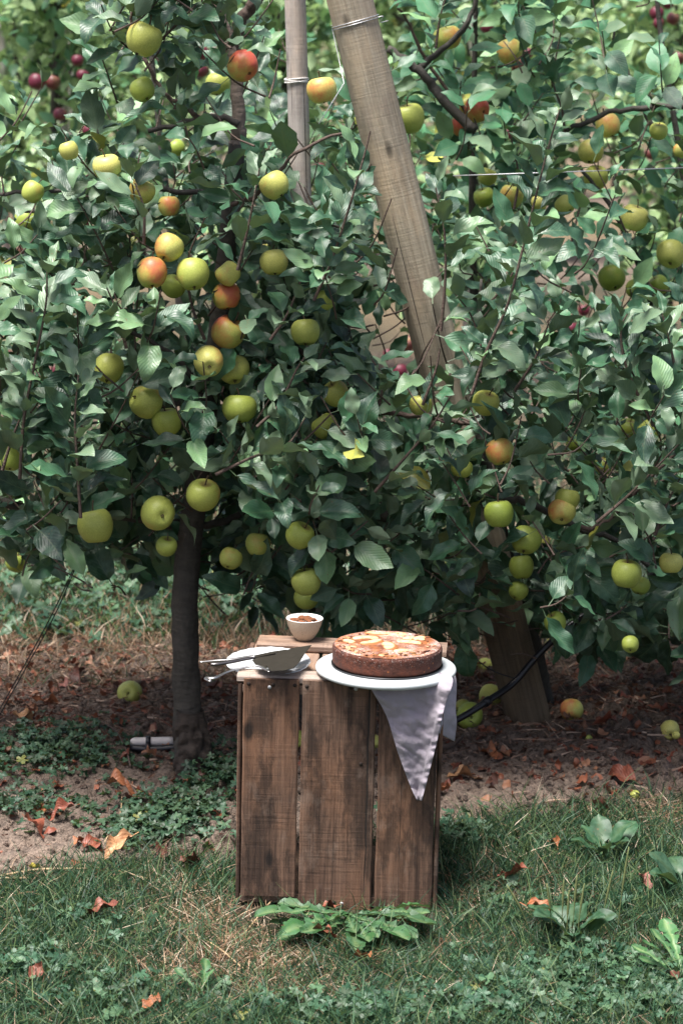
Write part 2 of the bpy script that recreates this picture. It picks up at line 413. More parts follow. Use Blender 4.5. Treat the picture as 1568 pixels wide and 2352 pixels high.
M['burl'] = m_bark('burl_bark', (.010, .008, .007), (.060, .043, .033), 40)
def m_ground():
    t = NT('orchard_ground'); c = t.attr('Col').outputs[0]; geo = t.n('ShaderNodeNewGeometry'); p = geo.outputs['Position']
    n = t.noise(p, 22, 6, .65); n2 = t.noise(p, 140, 4, .7)
    col = t.mix(t.ramp(n, [(.3, .6), (.62, 0)]), c, t.mix(.75, c, (.02, .013, .01)))
    col = t.mix(t.ramp(n2, [(.5, 0), (.72, .5)]), col, t.mix(.55, c, (.45, .33, .26)))
    n3 = t.noise(p, 60, 5, .7)
    col = t.mix(t.ramp(n3, [(.36, .75), (.52, 0)]), col, t.mix(.8, c, (.012, .008, .006)))
    t.base(col); t.rough(.95); t.bump(t.math('ADD', t.math('ADD', n, n3), t.math('MULTIPLY', n2, .5)), 1.0, .03); return t.m
M['ground'] = m_ground()

# ------------------------------------------------------------------ ground sheet
def axis(a, b, st, far):
    core = np.arange(a, b + st, st); out = []; x = b + st; s = st
    while x < far: s *= 1.12; x += s; out.append(x)
    lo = []; x = a; s = st
    while x > -far: s *= 1.12; x -= s; lo.append(x)
    return np.array(lo[::-1] + list(core) + out)
gx = axis(-1.0, 1.1, .006, 500); gy = axis(3.95, 6.6, .0075, 700)
GX, GY = np.meshgrid(gx, gy)
GZ = ground_h(GX, GY)
GZ = np.where((GY > 120) | (GY < -60) | (np.abs(GX) > 90), 0, GZ)
sm = soilmask(GX, GY)
nn = fbm(GX * 1.7, GY * 1.7, 3, 55)[..., None]
soil = np.array([.175, .128, .099]) * (1 - nn * .5) + np.array([.37, .28, .22]) * nn * .9
pale = np.exp(-(((GX + .62) / .22) ** 2 + ((GY - 5.08) / .13) ** 2))[..., None] + \
    np.exp(-(((GX - .42) / .28) ** 2 + ((GY - 5.5) / .13) ** 2))[..., None]
soil = soil * (1 + .55 * np.clip(pale, 0, 1))
gr = np.where(nn > .5, np.array([.075, .065, .032]), np.array([.035, .045, .022]))
farstraw = np.array([.30, .22, .12])
strw = sstep(.35, .6, fbm(GX * .9, GY * .9, 3, 63))[..., None] * sstep(10, 11.5, GY)[..., None]
gr = gr * (1 - strw) + farstraw * strw
Cg = soil * sm[..., None] + gr * (1 - sm[..., None])
mb = MB(); ny, nx = GX.shape
idx = np.arange(nx * ny).reshape(ny, nx)
F = np.stack([idx[:-1, :-1], idx[:-1, 1:], idx[1:, 1:], idx[1:, :-1]], -1).reshape(-1, 4)
mb.add(np.stack([GX, GY, GZ], -1).reshape(-1, 3), F, col=Cg.reshape(-1, 3))
tag(mb.build('ground', M['ground']), kind='structure')

# ------------------------------------------------------------------ scatter of small instances into one mesh
def basis(d, n):
    """columns: side, direction, normal"""
    d = d / (np.linalg.norm(d, axis=1)[:, None] + 1e-9)
    n = n - d * (n * d).sum(1)[:, None]; n /= np.linalg.norm(n, axis=1)[:, None] + 1e-9
    s = np.cross(d, n)
    return np.stack([s, d, n], -1)
def scatter(mb, protos, pos, B, size, col, r=rng):
    k = r.integers(0, len(protos), len(pos))
    for j, (V, F4, F3, UV) in enumerate(protos):
        m = np.where(k == j)[0]
        if not len(m): continue
        W = np.einsum('nij,vj->nvi', B[m], V) * size[m][:, None, None] + pos[m][:, None, :]
        off = (np.arange(len(m)) * len(V))[:, None, None]
        f4 = (np.asarray(F4)[None] + off).reshape(-1, 4) if len(F4) else None
        f3 = (np.asarray(F3)[None] + off).reshape(-1, 3) if len(F3) else None
        mb.add(W.reshape(-1, 3), f4, f3, np.tile(UV, (len(m), 1)), np.repeat(col[m], len(V), 0))
def leaf_proto(nv=9, nu=5, fold=.35, curl=.5, wave=.06, twist=.2, wid=.30, pet=.28, seed=0, base_pow=.82, tip=1.0):
    rr = np.random.default_rng(seed); V = []; UV = []
    ph = rr.uniform(0, 6.28, 4); y = 0; z = 0; ang = 0; side_bend = rr.normal() * .12
    ts = np.linspace(0, 1, nv)
    for i, t in enumerate(ts):
        if i:
            ang = curl * (t ** 1.3) + wave * 3 * math.sin(t * 9 + ph[0])
            dy = (ts[1]) * math.cos(ang); dz = -(ts[1]) * math.sin(ang); y += dy; z += dz
        wd = wid * (math.sin(math.pi * min(t, 1) ** base_pow) ** .75 if 0 < t < 1 else 0)
        wd *= 1 - .35 * t ** 5 * tip
        if t == 1: wd = .004
        if t == 0: wd = .02
        tw = twist * t
        for j in range(nu):
            u = j / (nu - 1) * 2 - 1
            f = fold * (1 - .5 * t)
            x = wd * u * math.cos(f) * (1 + .05 * math.sin(t * 25 + ph[1] + u)); zz = abs(wd * u) * math.sin(f)
            zz += wave * abs(u) ** 1.5 * math.sin(t * 13 + ph[2] + (1.7 if u > 0 else 0)) * (wd / wid)
            xr = x * math.cos(tw) - zz * math.sin(tw); zr = x * math.sin(tw) + zz * math.cos(tw)
            V.append((xr + side_bend * t * t, y, z + zr)); UV.append((.5 + .5 * u * max(wd / wid, .15), t))
    F = [[i * nu + j, i * nu + j + 1, (i + 1) * nu + j + 1, (i + 1) * nu + j] for i in range(nv - 1) for j in range(nu - 1)]
    V = np.array(V)
    if pet:
        b = len(V); V = np.vstack([V, [[-.012, 0, 0], [.012, 0, 0], [.012, -pet, .03], [-.012, -pet, .03]]])
        UV += [(.5, .5)] * 4; F.append([b + 3, b + 2, b + 1, b])
        V[:, 1] += pet
    return V, np.array(F), [], np.array(UV)
near_protos = [leaf_proto(12, 7, random.uniform(.25, .85), random.uniform(-.3, 1.9), random.uniform(.015, .07), random.uniform(-.4, .4),
                          random.uniform(.24, .36), .25, seed=s) for s in range(14)]
mid_protos = [leaf_proto(6, 5, random.uniform(.1, .7), random.uniform(-.1, 1.2), .05, random.uniform(-.5, .5), .29, .2, seed=50 + s) for s in range(8)]
far_protos = [leaf_proto(4, 3, random.uniform(.1, .5), random.uniform(0, .9), .0, 0, .31, 0, seed=80 + s) for s in range(4)]

def leafcol(n, r=rng, young=.2, light=1.0):
    a = np.array([.008, .036, .020]); b = np.array([.048, .145, .066]); c = np.array([.15, .27, .12]); yv = np.array([.34, .34, .06])
    t = r.random(n)[:, None]; col = a * (1 - t) + b * t
    y = (r.random(n) < young)[:, None]; col = np.where(y, c * r.uniform(.7, 1.1, (n, 1)), col)
    col = np.where((r.random(n) < .006)[:, None], yv, col)
    return col * light * r.uniform(.85, 1.15, (n, 1))

# ------------------------------------------------------------------ apples (pixel x, y, diameter, tone, blush, distance layer, label[, calyx direction, crack])
N_, M_ = 'n', 'm'
AP = [
 (330,88,85,.45,.45,N_,"large green apple with a red top in the leaves at the upper left"),
 (327,204,56,.15,.1,N_,"small green apple hanging below the leafy top cluster on the left"),
 (558,151,70,.5,1.0,N_,"bright red apple with a dark split hanging beside the grey trunk top",(.5,-.6,-.5),1),
 (500,193,58,.35,.0,M_,"pale blurred green apple half behind the grey trunk"),
 (739,206,70,.75,.5,N_,"yellow orange apple touching the pale stake at its string tie"),
 (246,383,68,.9,.1,N_,"pale yellow oval apple above a broad leaf on the left tree"),
 (326,438,62,.75,.3,N_,"yellow apple right of and below the pale oval one on the left tree"),
 (388,472,52,.6,.6,N_,"small orange apple with a black slit between leaves",None,1),
 (630,424,68,.75,.1,N_,"yellow apple in front of the pale stake's lower end"),
 (75,440,52,.2,.1,N_,"dark green apple half hidden at the left edge"),
 (60,505,58,.1,.05,M_,"dim green apple behind leaves below the left edge apple"),
 (158,345,44,.65,.1,N_,"partly hidden yellowish apple at the top left of the pale oval apple"),
 (405,340,44,.05,.0,M_,"small dark green apple in shade behind the left tree's leaves"),
 (388,568,66,.7,.5,N_,"peach coloured apple at the top of the middle left cluster"),
 (349,626,72,.5,.75,N_,"orange red apple with a curved black crack",(.05,-.45,-.9),1),
 (443,628,76,.25,.1,N_,"round green apple in the middle of the left cluster",(.1,-.4,-.9)),
 (398,657,58,.2,.05,N_,"green apple tucked low behind the round green one"),
 (520,680,68,.4,.85,N_,"red flushed apple with a torn dark hole beside leaves",None,1),
 (524,628,56,.7,.2,N_,"yellow apple mostly behind leaves above the red flushed one"),
 (629,602,66,.75,.2,N_,"yellow apple with a small leaf lying across it"),
 (607,577,42,.7,.55,M_,"peach apple peeking out above the yellow one"),
 (523,763,80,.55,.95,N_,"pink red apple at the top of the central trio"),
 (479,830,74,.9,.35,N_,"pale yellow apple showing its calyx to the front",(.12,-1,-.25)),
 (537,848,72,.6,.2,N_,"yellow green apple right behind the pale calyx facing one",(.1,-.5,-.9)),
 (701,762,70,.35,.05,N_,"green apple under a broad leaf right of the central trio"),
 (745,690,48,.2,.0,N_,"small green apple half hidden above the broad leaf"),
 (250,845,70,.4,.05,N_,"green apple behind a curled pale leaf left of centre"),
 (335,923,79,.3,.3,N_,"large green apple with its calyx turned to the upper left",(-.8,-.5,.45)),
 (383,969,74,.25,.05,N_,"green apple hanging below the large calyx-turned one"),
 (550,938,76,.15,.05,N_,"deep green round apple hanging below the central trio",(0,-.3,-1)),
 (771,904,62,.55,.3,N_,"yellow green apple left of the mid branch"),
 (746,979,61,.3,.0,N_,"green apple low beside pale upright leaves in the middle"),
 (466,1137,79,.35,.4,N_,"green apple with an orange cheek just above the left trunk"),
 (363,1179,82,.25,.15,N_,"green apple with its calyx toward the front left of the trunk",(.45,-1,-.05)),
 (219,1208,86,.4,.1,N_,"largest green apple beside two big hanging leaves at lower left"),
 (688,1230,70,.15,.05,N_,"shaded green apple crossed by a leaf at bottom centre"),
 (592,1250,60,.5,.1,N_,"yellowish apple behind a curled leaf below centre"),
 (530,1283,56,.4,.1,N_,"yellow green apple partly hidden at the canopy's bottom edge"),
 (382,1255,52,.2,.0,N_,"green apple under the canopy directly left of the trunk"),
 (703,1336,72,.35,.1,N_,"yellow green apple hanging lowest above the almond bowl"),
 (703,1374,60,.25,.0,N_,"green apple tucked beneath the lowest one above the bowl"),
 (25,1052,60,.1,.0,N_,"dark green apple by the left edge above the thick branch"),
 (36,1292,50,.05,.0,M_,"dark green apple in shade at the lower left edge"),
 (1115,925,62,.5,.1,N_,"yellow green apple at the foot of the tall right shoot"),
 (966,930,54,.55,.05,N_,"yellow apple behind the mid branch right of centre"),
 (1148,1037,68,.6,.55,N_,"orange flushed apple beside the right tree's upright stem"),
 (1060,1075,48,.3,.1,N_,"green apple half behind a broad leaf next to the upright stem"),
 (1290,1175,66,.85,.55,N_,"peach apple showing its calyx on the right branch",(-.1,-.9,-.75)),
 (1302,1147,60,.4,.1,N_,"green apple directly behind the peach one on the right branch"),
 (1145,1180,70,.05,.0,N_,"dark green apple in deep shade under the right branch"),
 (1208,1240,72,.1,.0,N_,"dark green apple left of a small yellow one on the right tree"),
 (1245,1247,40,.7,.0,M_,"small yellow apple peeking out behind the dark green one"),
 (1197,1302,60,.1,.0,N_,"green apple in shade over the leaning post"),
 (1190,1357,48,.2,.0,N_,"small green apple low beside the leaning post"),
 (1438,1318,72,.2,.0,N_,"round green apple at the lower right over drooping leaves"),
 (1541,1293,54,.8,.1,N_,"pale yellow apple near the lower right edge"),
 (1275,1430,54,.05,.0,N_,"dark green apple behind hanging leaves right of the post"),
 (1447,1480,42,.15,.0,N_,"small green apple hanging at the very bottom right"),
 (1470,1345,48,.1,.0,N_,"green apple tucked behind the round one at the lower right"),
 (1320,1017,46,.05,.0,M_,"dark green apple in the shaded right crown"),
 (1444,985,54,.05,.0,M_,"left of two dark green apples side by side on the right"),
 (1492,988,56,.2,.2,M_,"right of two dark green apples side by side on the right"),
 (1386,1068,46,.45,.0,M_,"pale green apple right of the peach one's branch gap"),
 (872,1188,40,.6,.0,M_,"small yellow apple under the thick middle branch"),
 (1170,117,60,.8,.4,M_,"yellow apple with an orange side near the top of the right tree"),
 (1027,85,62,.5,.45,M_,"green orange apple at the top close to the leaning post"),
 (1067,242,58,.3,.3,M_,"green apple left of the damaged red one"),
 (1060,287,54,.4,1.0,M_,"red apple hanging below the damaged one"),
 (1096,250,58,.4,1.1,M_,"red apple with a dark rotten hole at upper right",(.6,-.8,-.2),1),
 (938,271,70,.3,.0,M_,"green apple half hidden behind the leaning post"),
 (1396,287,58,.9,.45,M_,"peach white apple under the pale branch at right"),
 (1356,348,60,.8,.05,M_,"yellow green apple below left of the peach white one"),
 (1368,408,58,.4,.0,M_,"green apple behind a spotted leaf under the yellow green one"),
 (1174,451,56,.5,.3,M_,"dull yellow apple below the wire on the right tree"),
 (1297,470,48,.65,.0,M_,"pale green apple right of the tall shoot with calyx down"),
 (1238,465,38,.95,.1,M_,"small bright yellow apple behind the tall shoot"),
 (1119,405,46,.35,.0,M_,"green apple right at the wire beside the post"),
 (1112,452,50,.1,.0,M_,"dark green apple left of the dull yellow one"),
 (1456,500,62,.9,.15,M_,"bright yellow apple at the right with a dark base"),
 (1541,583,70,.6,.05,M_,"large yellow green apple cut by the right edge"),
 (1405,638,66,.05,.0,M_,"dark green apple with a leaf over it at the right"),
 (1457,662,42,.1,.0,M_,"small dark green apple beside the leaf covered one"),
 (1512,655,48,.0,.0,M_,"shaded green apple under the large right edge one"),
 (1512,300,44,.4,.0,M_,"green apple under the pale branch near the right edge"),
 (1562,345,36,.7,.6,M_,"orange apple right at the edge near the pale branch"),
]
def apple_mesh():
    n = 18; th = np.linspace(0.02, math.pi - .02, n)
    rho = np.sin(th) ** .92 * (1 + .07 * np.cos(th)); z = np.cos(th) * 1.0
    z = z - .30 * np.exp(-(th / .42) ** 2) + .24 * np.exp(-((math.pi - th) / .36) ** 2)
    def wob(V, a):
        lob = 1 + .030 * np.cos(5 * a)[None, :, None] * np.clip((th - 1.4) / 1.7, 0, 1)[:, None, None] + .03 * np.cos(2 * a + .6)[None, :, None]
        V[..., :2] *= lob; V[..., 2] *= (1 + .03 * np.cos(a + 1))[None, :]; return V
    mb = MB(); lathe(mb, np.stack([rho, z], 1)[::-1], 28, wob=lambda V, a: wob(V[::-1], a)[::-1]); return mb
apple_proto = apple_mesh().build('apple', M['apple'])
smb = MB(); tube(smb, catmull([(0, 0, .6), (.03, .02, .85), (.10, .05, 1.15), (.2, .06, 1.3)], 3), [.07, .055, .05, .045, .045, .045, .045, .05, .06, .06][:10], 6)
stem_proto = smb.build('stem', M['stem'])
cmb = MB()
for k in range(5):
    a = k * 1.2566
    c_, s_ = math.cos(a), math.sin(a)
    cmb.add([(c_ * .12 - s_ * .06, s_ * .12 + c_ * .06, -.76), (c_ * .12 + s_ * .06, s_ * .12 - c_ * .06, -.76), (c_ * .02, s_ * .02, -.96), (c_ * .05, s_ * .05, -.70)], F3=[[0, 1, 2], [1, 0, 3]])
cal_proto = cmb.build('calyx', M['stem'])
M['crack'] = m_plain('apple_crack', (.012, .007, .005), .9)
def crack_mesh():
    mb = MB(); V = []; n = 9
    for i in range(n):
        t = i / (n - 1) * 2 - 1; lon = -math.pi / 2 + t * .42; wd = .055 * (1 - t * t) + .004; lat = .12 * t * t + .25
        for e in (-1, 0, 1):
            la = lat + e * wd; rr = 1.012 if e else 1.018
            V.append((rr * math.cos(la) * math.cos(lon), rr * math.cos(la) * math.sin(lon), rr * math.sin(la) * 1.0))
    F = [[i * 3 + j, i * 3 + j + 1, i * 3 + j + 4, i * 3 + j + 3] for i in range(n - 1) for j in range(2)]
    mb.add(V, F); return mb
crack_proto = crack_mesh().build('crack', M['crack'])
used_first = [False]
def put_apple(loc, dia, tone, blush, label, group, calyx=None, crack=0, dark=0.0, hang=True, parts=True):
    o = apple_proto.copy() if used_first[0] else apple_proto
    if used_first[0]: COL.objects.link(o)
    first = not used_first[0]; used_first[0] = True
    r_ = dia / 2 / 1.02
    o.location = loc
    if calyx is None:
        calyx = (random.gauss(0, .35), random.gauss(-.15, .35), -1)
    q = (-Vector(calyx)).to_track_quat('Z', 'X')
    spin = Matrix.Rotation(random.uniform(0, 6.28) if blush < .4 or crack else random.uniform(-1.3, -.3), 4, 'Z')
    if crack: spin = Matrix.Rotation(random.uniform(-.5, .5), 4, 'Z')
    sx = random.uniform(.92, 1.06)
    rot = (q.to_matrix().to_4x4() @ spin).to_euler()
    o.rotation_euler = rot; o.scale = (r_ * sx, r_, r_ * random.uniform(.93, 1.10))
    o['tone'] = float(min(1, max(0, tone + random.uniform(-.06, .06)))); o['blush'] = float(blush * (.8 if blush < .9 else .93)); o['dark'] = float(dark)
    tag(o, label, 'apple', group)
    if parts:
        for pr in (stem_proto, cal_proto) + ((crack_proto,) if crack else ()):
            c = pr.copy(); COL.objects.link(c); c.parent = o; c.matrix_parent_inverse = Matrix.Identity(4)
    return o
# dark red apples of the second row
RED = [(85,187,37,"dark red apple left of its twin in the second row at upper left"),(121,188,34,"brighter red apple right of its twin in the second row at upper left"),
 (178,138,28,"dim red apple in the far foliage right of the upper left pair"),(190,172,28,"lower dim red apple in the far foliage at upper left"),
 (463,121,34,"pink red apple above another beyond the grey trunk"),(463,161,32,"round magenta apple seen beyond the left tree's top"),
 (205,300,32,"crimson apple in the far foliage below the hanging leaf cluster"),(138,262,30,"dark red apple in the far row above the left shoots"),
 (42,578,38,"magenta apple glimpsed at the left edge between leaves"),(20,822,36,"plum red apple at the left edge behind the shoots"),
 (120,855,28,"plum red apple just right of the left edge behind the shoots"),(1187,148,34,"dark red apple directly behind the topmost yellow apple"),
 (1210,122,26,"small red apple peeking out right of the topmost yellow apple"),(1118,62,30,"red apple in the far foliage near the top right of the post"),
 (1508,30,34,"dark red apple at the left of the top right cluster"),(1534,6,28,"topmost dark red apple of the top right cluster"),
 (1545,42,30,"dark red apple at the right of the top right cluster"),(1512,52,26,"lowest dark red apple of the top right cluster"),
 (1558,132,30,"red apple at the right edge below the cluster"),(1495,352,30,"dull red apple under the pale branch at right"),
 (1172,306,28,"red apple between leaves left of the tall shoot's tip"),(1310,755,36,"plum apple in the far row right of the tall shoot"),
 (1341,712,30,"small plum apple above the one right of the tall shoot"),(935,790,38,"plum red apple left of the leaning post's middle"),
 (919,852,34,"lower plum red apple left of the leaning post"),(890,812,22,"small pink apple in the gap left of the post"),
 (1425,826,26,"faint plum apple in the far row on the right"),(1068,640,26,"pink apple glimpsed behind the right shoots by the post"),
 (735,385,24,"crimson apple glimpsed right of the pale stake"),(200,505,26,"crimson apple glimpsed deep between left tree leaves")]
apples_info = []
for a in AP:
    x, y, d, tone, blush, lay, lab = a[:7]; cal = a[7] if len(a) > 7 else None; crk = a[8] if len(a) > 8 else 0
    Y = random.uniform(5.32, 5.46) if lay == N_ else random.uniform(6.5, 6.75)
    if 'behind' in lab or 'tucked' in lab or 'beneath' in lab: Y += .08
    if 'half hidden behind the leaning post' in lab: Y = 6.3
    if 'over the leaning post' in lab or 'beside the leaning post' in lab: Y = 5.6
    p = P(x, y, Y); dia = d * mpp(Y)
    put_apple(p, dia, tone, blush, lab, 'apples hanging in the near row', cal, crk)
    apples_info.append((x, y, d / 2, Y))
for q in RED: apples_info.append((q[0], q[1], q[2] / 2, 11.0))

# ------------------------------------------------------------------ near row trees
def upix(pts, Y):
    return [np.array(P(p[0], p[1], p[2] if len(p) > 2 else Y)) for p in pts]
class Tree:
    def __init__(s, label, base, mat='leaf', protos=near_protos):
        s.root = empty('apple_tree', base); tag(s.root, label, 'tree', 'apple trees of the near row')
        s.base = np.array(base); s.sh = MB(); s.pos = []; s.dir = []; s.nor = []; s.size = []; s.young = []; s.mat = mat; s.protos = protos
    def part(s, name, mb, mat):
        o = mb.build(name, mat, s.root); o.location = -Vector(s.base); return o
    def trunk(s, pts, r):
        c = catmull(pts, 7); rr = np.interp(np.linspace(0, 1, len(c)), np.linspace(0, 1, len(r)), r)
        mb = MB(); tube(mb, c, rr, 18, .14, seed=3); s.part('trunk', mb, M['bark'])
    def limb(s, pts, r0, r1, mat='bark'):
        c = catmull(pts, 6); mb = MB(); c[1:-1] += rng.normal(0, .0025, c[1:-1].shape)
        tube(mb, c, np.linspace(r0, r1, len(c)), 9 if r0 < .017 else 16, .16, seed=rng.integers(99)); s.part('branch', mb, M[mat])
    def leaf(s, p, d, n, size, young=0):
        s.pos.append(p); s.dir.append(d); s.nor.append(n); s.size.append(size); s.young.append(young)
    def shoot(s, c, r0=.004, r1=.0018, nl=10, up=.6, size=.075, spread=1.0, tipsize=.8, t0=.05, young=.0):
        """leaves in a spiral along polyline c, tip tuft"""
        c = np.asarray(c); tube(s.sh, c, np.linspace(r0, r1, len(c)), 5, cap=False, seed=rng.integers(99))
        seg = np.linalg.norm(np.diff(c, axis=0), axis=1); L = np.concatenate([[0], np.cumsum(seg)]); a = rng.uniform(0, 6.28)
        for i in range(nl):
            t = t0 + (1 - t0) * (i + rng.uniform(-.3, .3)) / max(nl - 1, 1); t = min(max(t, 0), 1)
            p = np.array([np.interp(t * L[-1], L, c[:, k]) for k in range(3)])
            tt = np.array([np.interp(min(t * L[-1] + .01, L[-1]), L, c[:, k]) - np.interp(max(t * L[-1] - .01, 0), L, c[:, k]) for k in range(3)])
            tt /= np.linalg.norm(tt) + 1e-9
            a += 2.4 + rng.uniform(-.4, .4)
            u = np.cross(tt, [0.3, .2, .93]); u /= np.linalg.norm(u) + 1e-9; v = np.cross(tt, u)
            rad = math.cos(a) * u + math.sin(a) * v
            f = up + .5 * t ** 3
            d = rad * spread + tt * f + np.array([0, 0, rng.normal(-.1, .25)])
            n = tt * .6 - rad * .35 + np.array([0, -.45, .55]) + rng.normal(0, .35, 3)
            s.leaf(p, d, n, size * rng.uniform(.58, 1.2) * (tipsize if t > .8 else 1), young + (.25 if t > .8 else 0))
    def finish(s, light=1.0):
        pos = np.array(s.pos); d = np.array(s.dir); n = np.array(s.nor); sz = np.array(s.size); yg = np.array(s.young)
        d = d / (np.linalg.norm(d, axis=1)[:, None] + 1e-9)
        cen = pos + d * sz[:, None] * .7
        px, py, dep = proj(cen); keep = np.ones(len(pos), bool); u = rng.random(len(pos))
        for (ax, ay, ar, aY) in apples_info:       # foliage that would grow through the fruit or bury it is pruned
            dist = np.hypot(px - ax, py - ay); front = cen[:, 1] < aY + .03
            keep &= ~(front & (dist < ar * 1.12) & (u < .975))
            keep &= ~(front & (dist < ar * 1.5) & (u < .35))
        # leaves do not cover the leaning post's bare length or the pale stake's upper part
        for (x0, y0, x1, y1, hw, Yp, pr) in PRUNE:
            t = np.clip((py - y0) / (y1 - y0), 0, 1); cx = x0 + (x1 - x0) * t
            keep &= ~((py > y0) & (py < y1) & (np.abs(px - cx) < hw) & (cen[:, 1] < Yp) & (u < pr))
        for (x0, x1, y0, y1, pr) in GAPS:
            keep &= ~(((px - (x0 + x1) / 2) / ((x1 - x0) / 2)) ** 2 + ((py - (y0 + y1) / 2) / ((y1 - y0) / 2)) ** 2 < 1) | (u > pr)
        pos, d, n, sz, yg = pos[keep], d[keep], n[keep], sz[keep], yg[keep]
        col = leafcol(len(pos), light=light); yy = (rng.random(len(pos)) < yg)[:, None]
        col = np.where(yy, np.array([.14, .215, .125]) * rng.uniform(.8, 1.1, (len(pos), 1)), col)
        mb = s.sh; mb.mi = 1; scatter(mb, s.protos, pos, basis(d, n), sz / 1.1, col)
        s.part('crown', mb, [M['twig'], M[s.mat]])
        return len(pos)
PRUNE = [(800, -60, 1010, 850, 66, 6.1, .985), (678, -60, 697, 470, 36, 6.2, .96), (1010, 850, 1040, 960, 60, 6.1, .55), (548, 100, 548, 320, 26, 5.8, .88), (535, 320, 528, 500, 20, 5.8, .4),
         (440, 1290, 425, 1790, 60, 9, .985), (1165, 1425, 1225, 1700, 92, 9, 1.0)]
GAPS = [(825, 950, 690, 850, .75), (0, 390, 1290, 1700, .97), (480, 640, 1320, 1640, .9), (740, 1040, 1440, 1700, 1.0), (640, 735, 1400, 1500, 1.0),
        (60, 150, 100, 340, .8), (1120, 1260, 1500, 1800, 1), (1270, 1600, 1560, 1800, 1)]

TA = Tree("left apple tree on a bare grey trunk behind the crate's left corner", G(450, 1765))
TB = Tree("middle apple tree whose slim trunk stands hidden behind the crate", G(706, 1650))
TC = Tree("right apple tree growing beside the leaning wooden post", P(1262, 1668, 6.15))
TD = Tree("apple tree at the right edge with dense low branches", P(1640, 1680, 5.95))
TE = Tree("apple tree beyond the left edge with leafy upright shoots", P(-60, 1680, 5.9))
TF = Tree("blurred apple tree standing just behind the leaning post", P(1200, 1560, 6.9), 'leaf_mid', mid_protos)
TG = Tree("apple tree with yellow fruit behind at the right, its pale branch below the top", P(1660, 1560, 6.9), 'leaf_mid', mid_protos)
TH = Tree("apple tree behind the left one, thin and mostly hidden", P(432, 1560, 6.9), 'leaf_mid', mid_protos)
gA = np.array(G(450, 1765))
YA = gA[1]
TA.trunk([gA + [0, 0, -.06], gA + [-.012, 0, .05]] + upix([(430, 1620), (424, 1450), (428, 1320), (440, 1200), (468, 1000), (505, 720), (528, 500), (545, 330)], YA + .03),
         [.046, .040, .0345, .032, .031, .030, .027, .024, .022, .021, .0195])
TA.limb(upix([(545, 335), (548, 300), (546, 200), (530, 110), (500, 10), (480, -90)], YA + .03), .0195, .009, 'leader')
# knobbly graft union and root flare
mb = MB(); nz_, na_ = 40, 56; V = []
for i_ in range(nz_):
    t_ = i_ / (nz_ - 1); z_ = -.05 + .20 * t_
    for k_ in range(na_):
        a_ = 2 * math.pi * k_ / na_; r_ = .0330 + .008 * (1 - sstep(.3, 1, t_))
        cx_, sx_ = math.cos(a_), math.sin(a_)
        r_ += float((fbm(cx_ * 2.2 + sx_ * 3 + 7, z_ * 38 + sx_ * 2, 4, 91) - .45) * .036 * (1 - sstep(.72, 1, t_)) + .010 * max(0, math.cos(3 * a_ + 1)) * (1 - t_))
        V.append((gA[0] - .012 * t_ + r_ * cx_, gA[1] + r_ * sx_, gA[2] + z_))
V = np.array(V); i4 = np.arange(nz_ - 1)[:, None] * na_; k4 = np.arange(na_)[None, :]; k5 = (k4 + 1) % na_
mb.add(V, np.stack([i4 + k4, i4 + k5, i4 + na_ + k5, i4 + na_ + k4], -1).reshape(-1, 4), att=V * 1.0)
TA.part('root_flare', mb, M['burl'])
TB.trunk([np.array(G(706, 1650)) + [0, 0, -.05]] + upix([(704, 1500), (708, 1400), (730, 1250), (745, 1165), (760, 1000), (770, 850)], 5.95), [.03, .022, .018, .016, .014, .010, .006])
TC.trunk([np.array(P(1262, 1668, 6.15)) + [0, 0, -.05]] + upix([(1225, 1500), (1180, 1350), (1140, 1180), (1108, 1030), (1090, 900), (1098, 780), (1105, 640)], 6.1), [.03, .026, .022, .018, .014, .012, .008, .003])
for T_, x in ((TD, 1640), (TE, -60)):
    T_.trunk([np.array(T_.base) + [0, 0, -.05]] + upix([(x - 5, 1400), (x + 10, 1100), (x, 700), (x + 5, 200)], T_.base[1]), [.035, .028, .022, .016, .010])
for T_, xs in ((TF, (1150, 1115, 1085, 1090, 1095)), (TG, (1650, 1640, 1600, 1520, 1500)), (TH, (424, 450, 400, 345, 330))):
    T_.trunk([np.array(T_.base) + [0, 0, -.05]] + upix(list(zip(xs, (1300, 1000, 600, 100, -120))), T_.base[1]), [.03, .024, .017, .011, .007, .005])

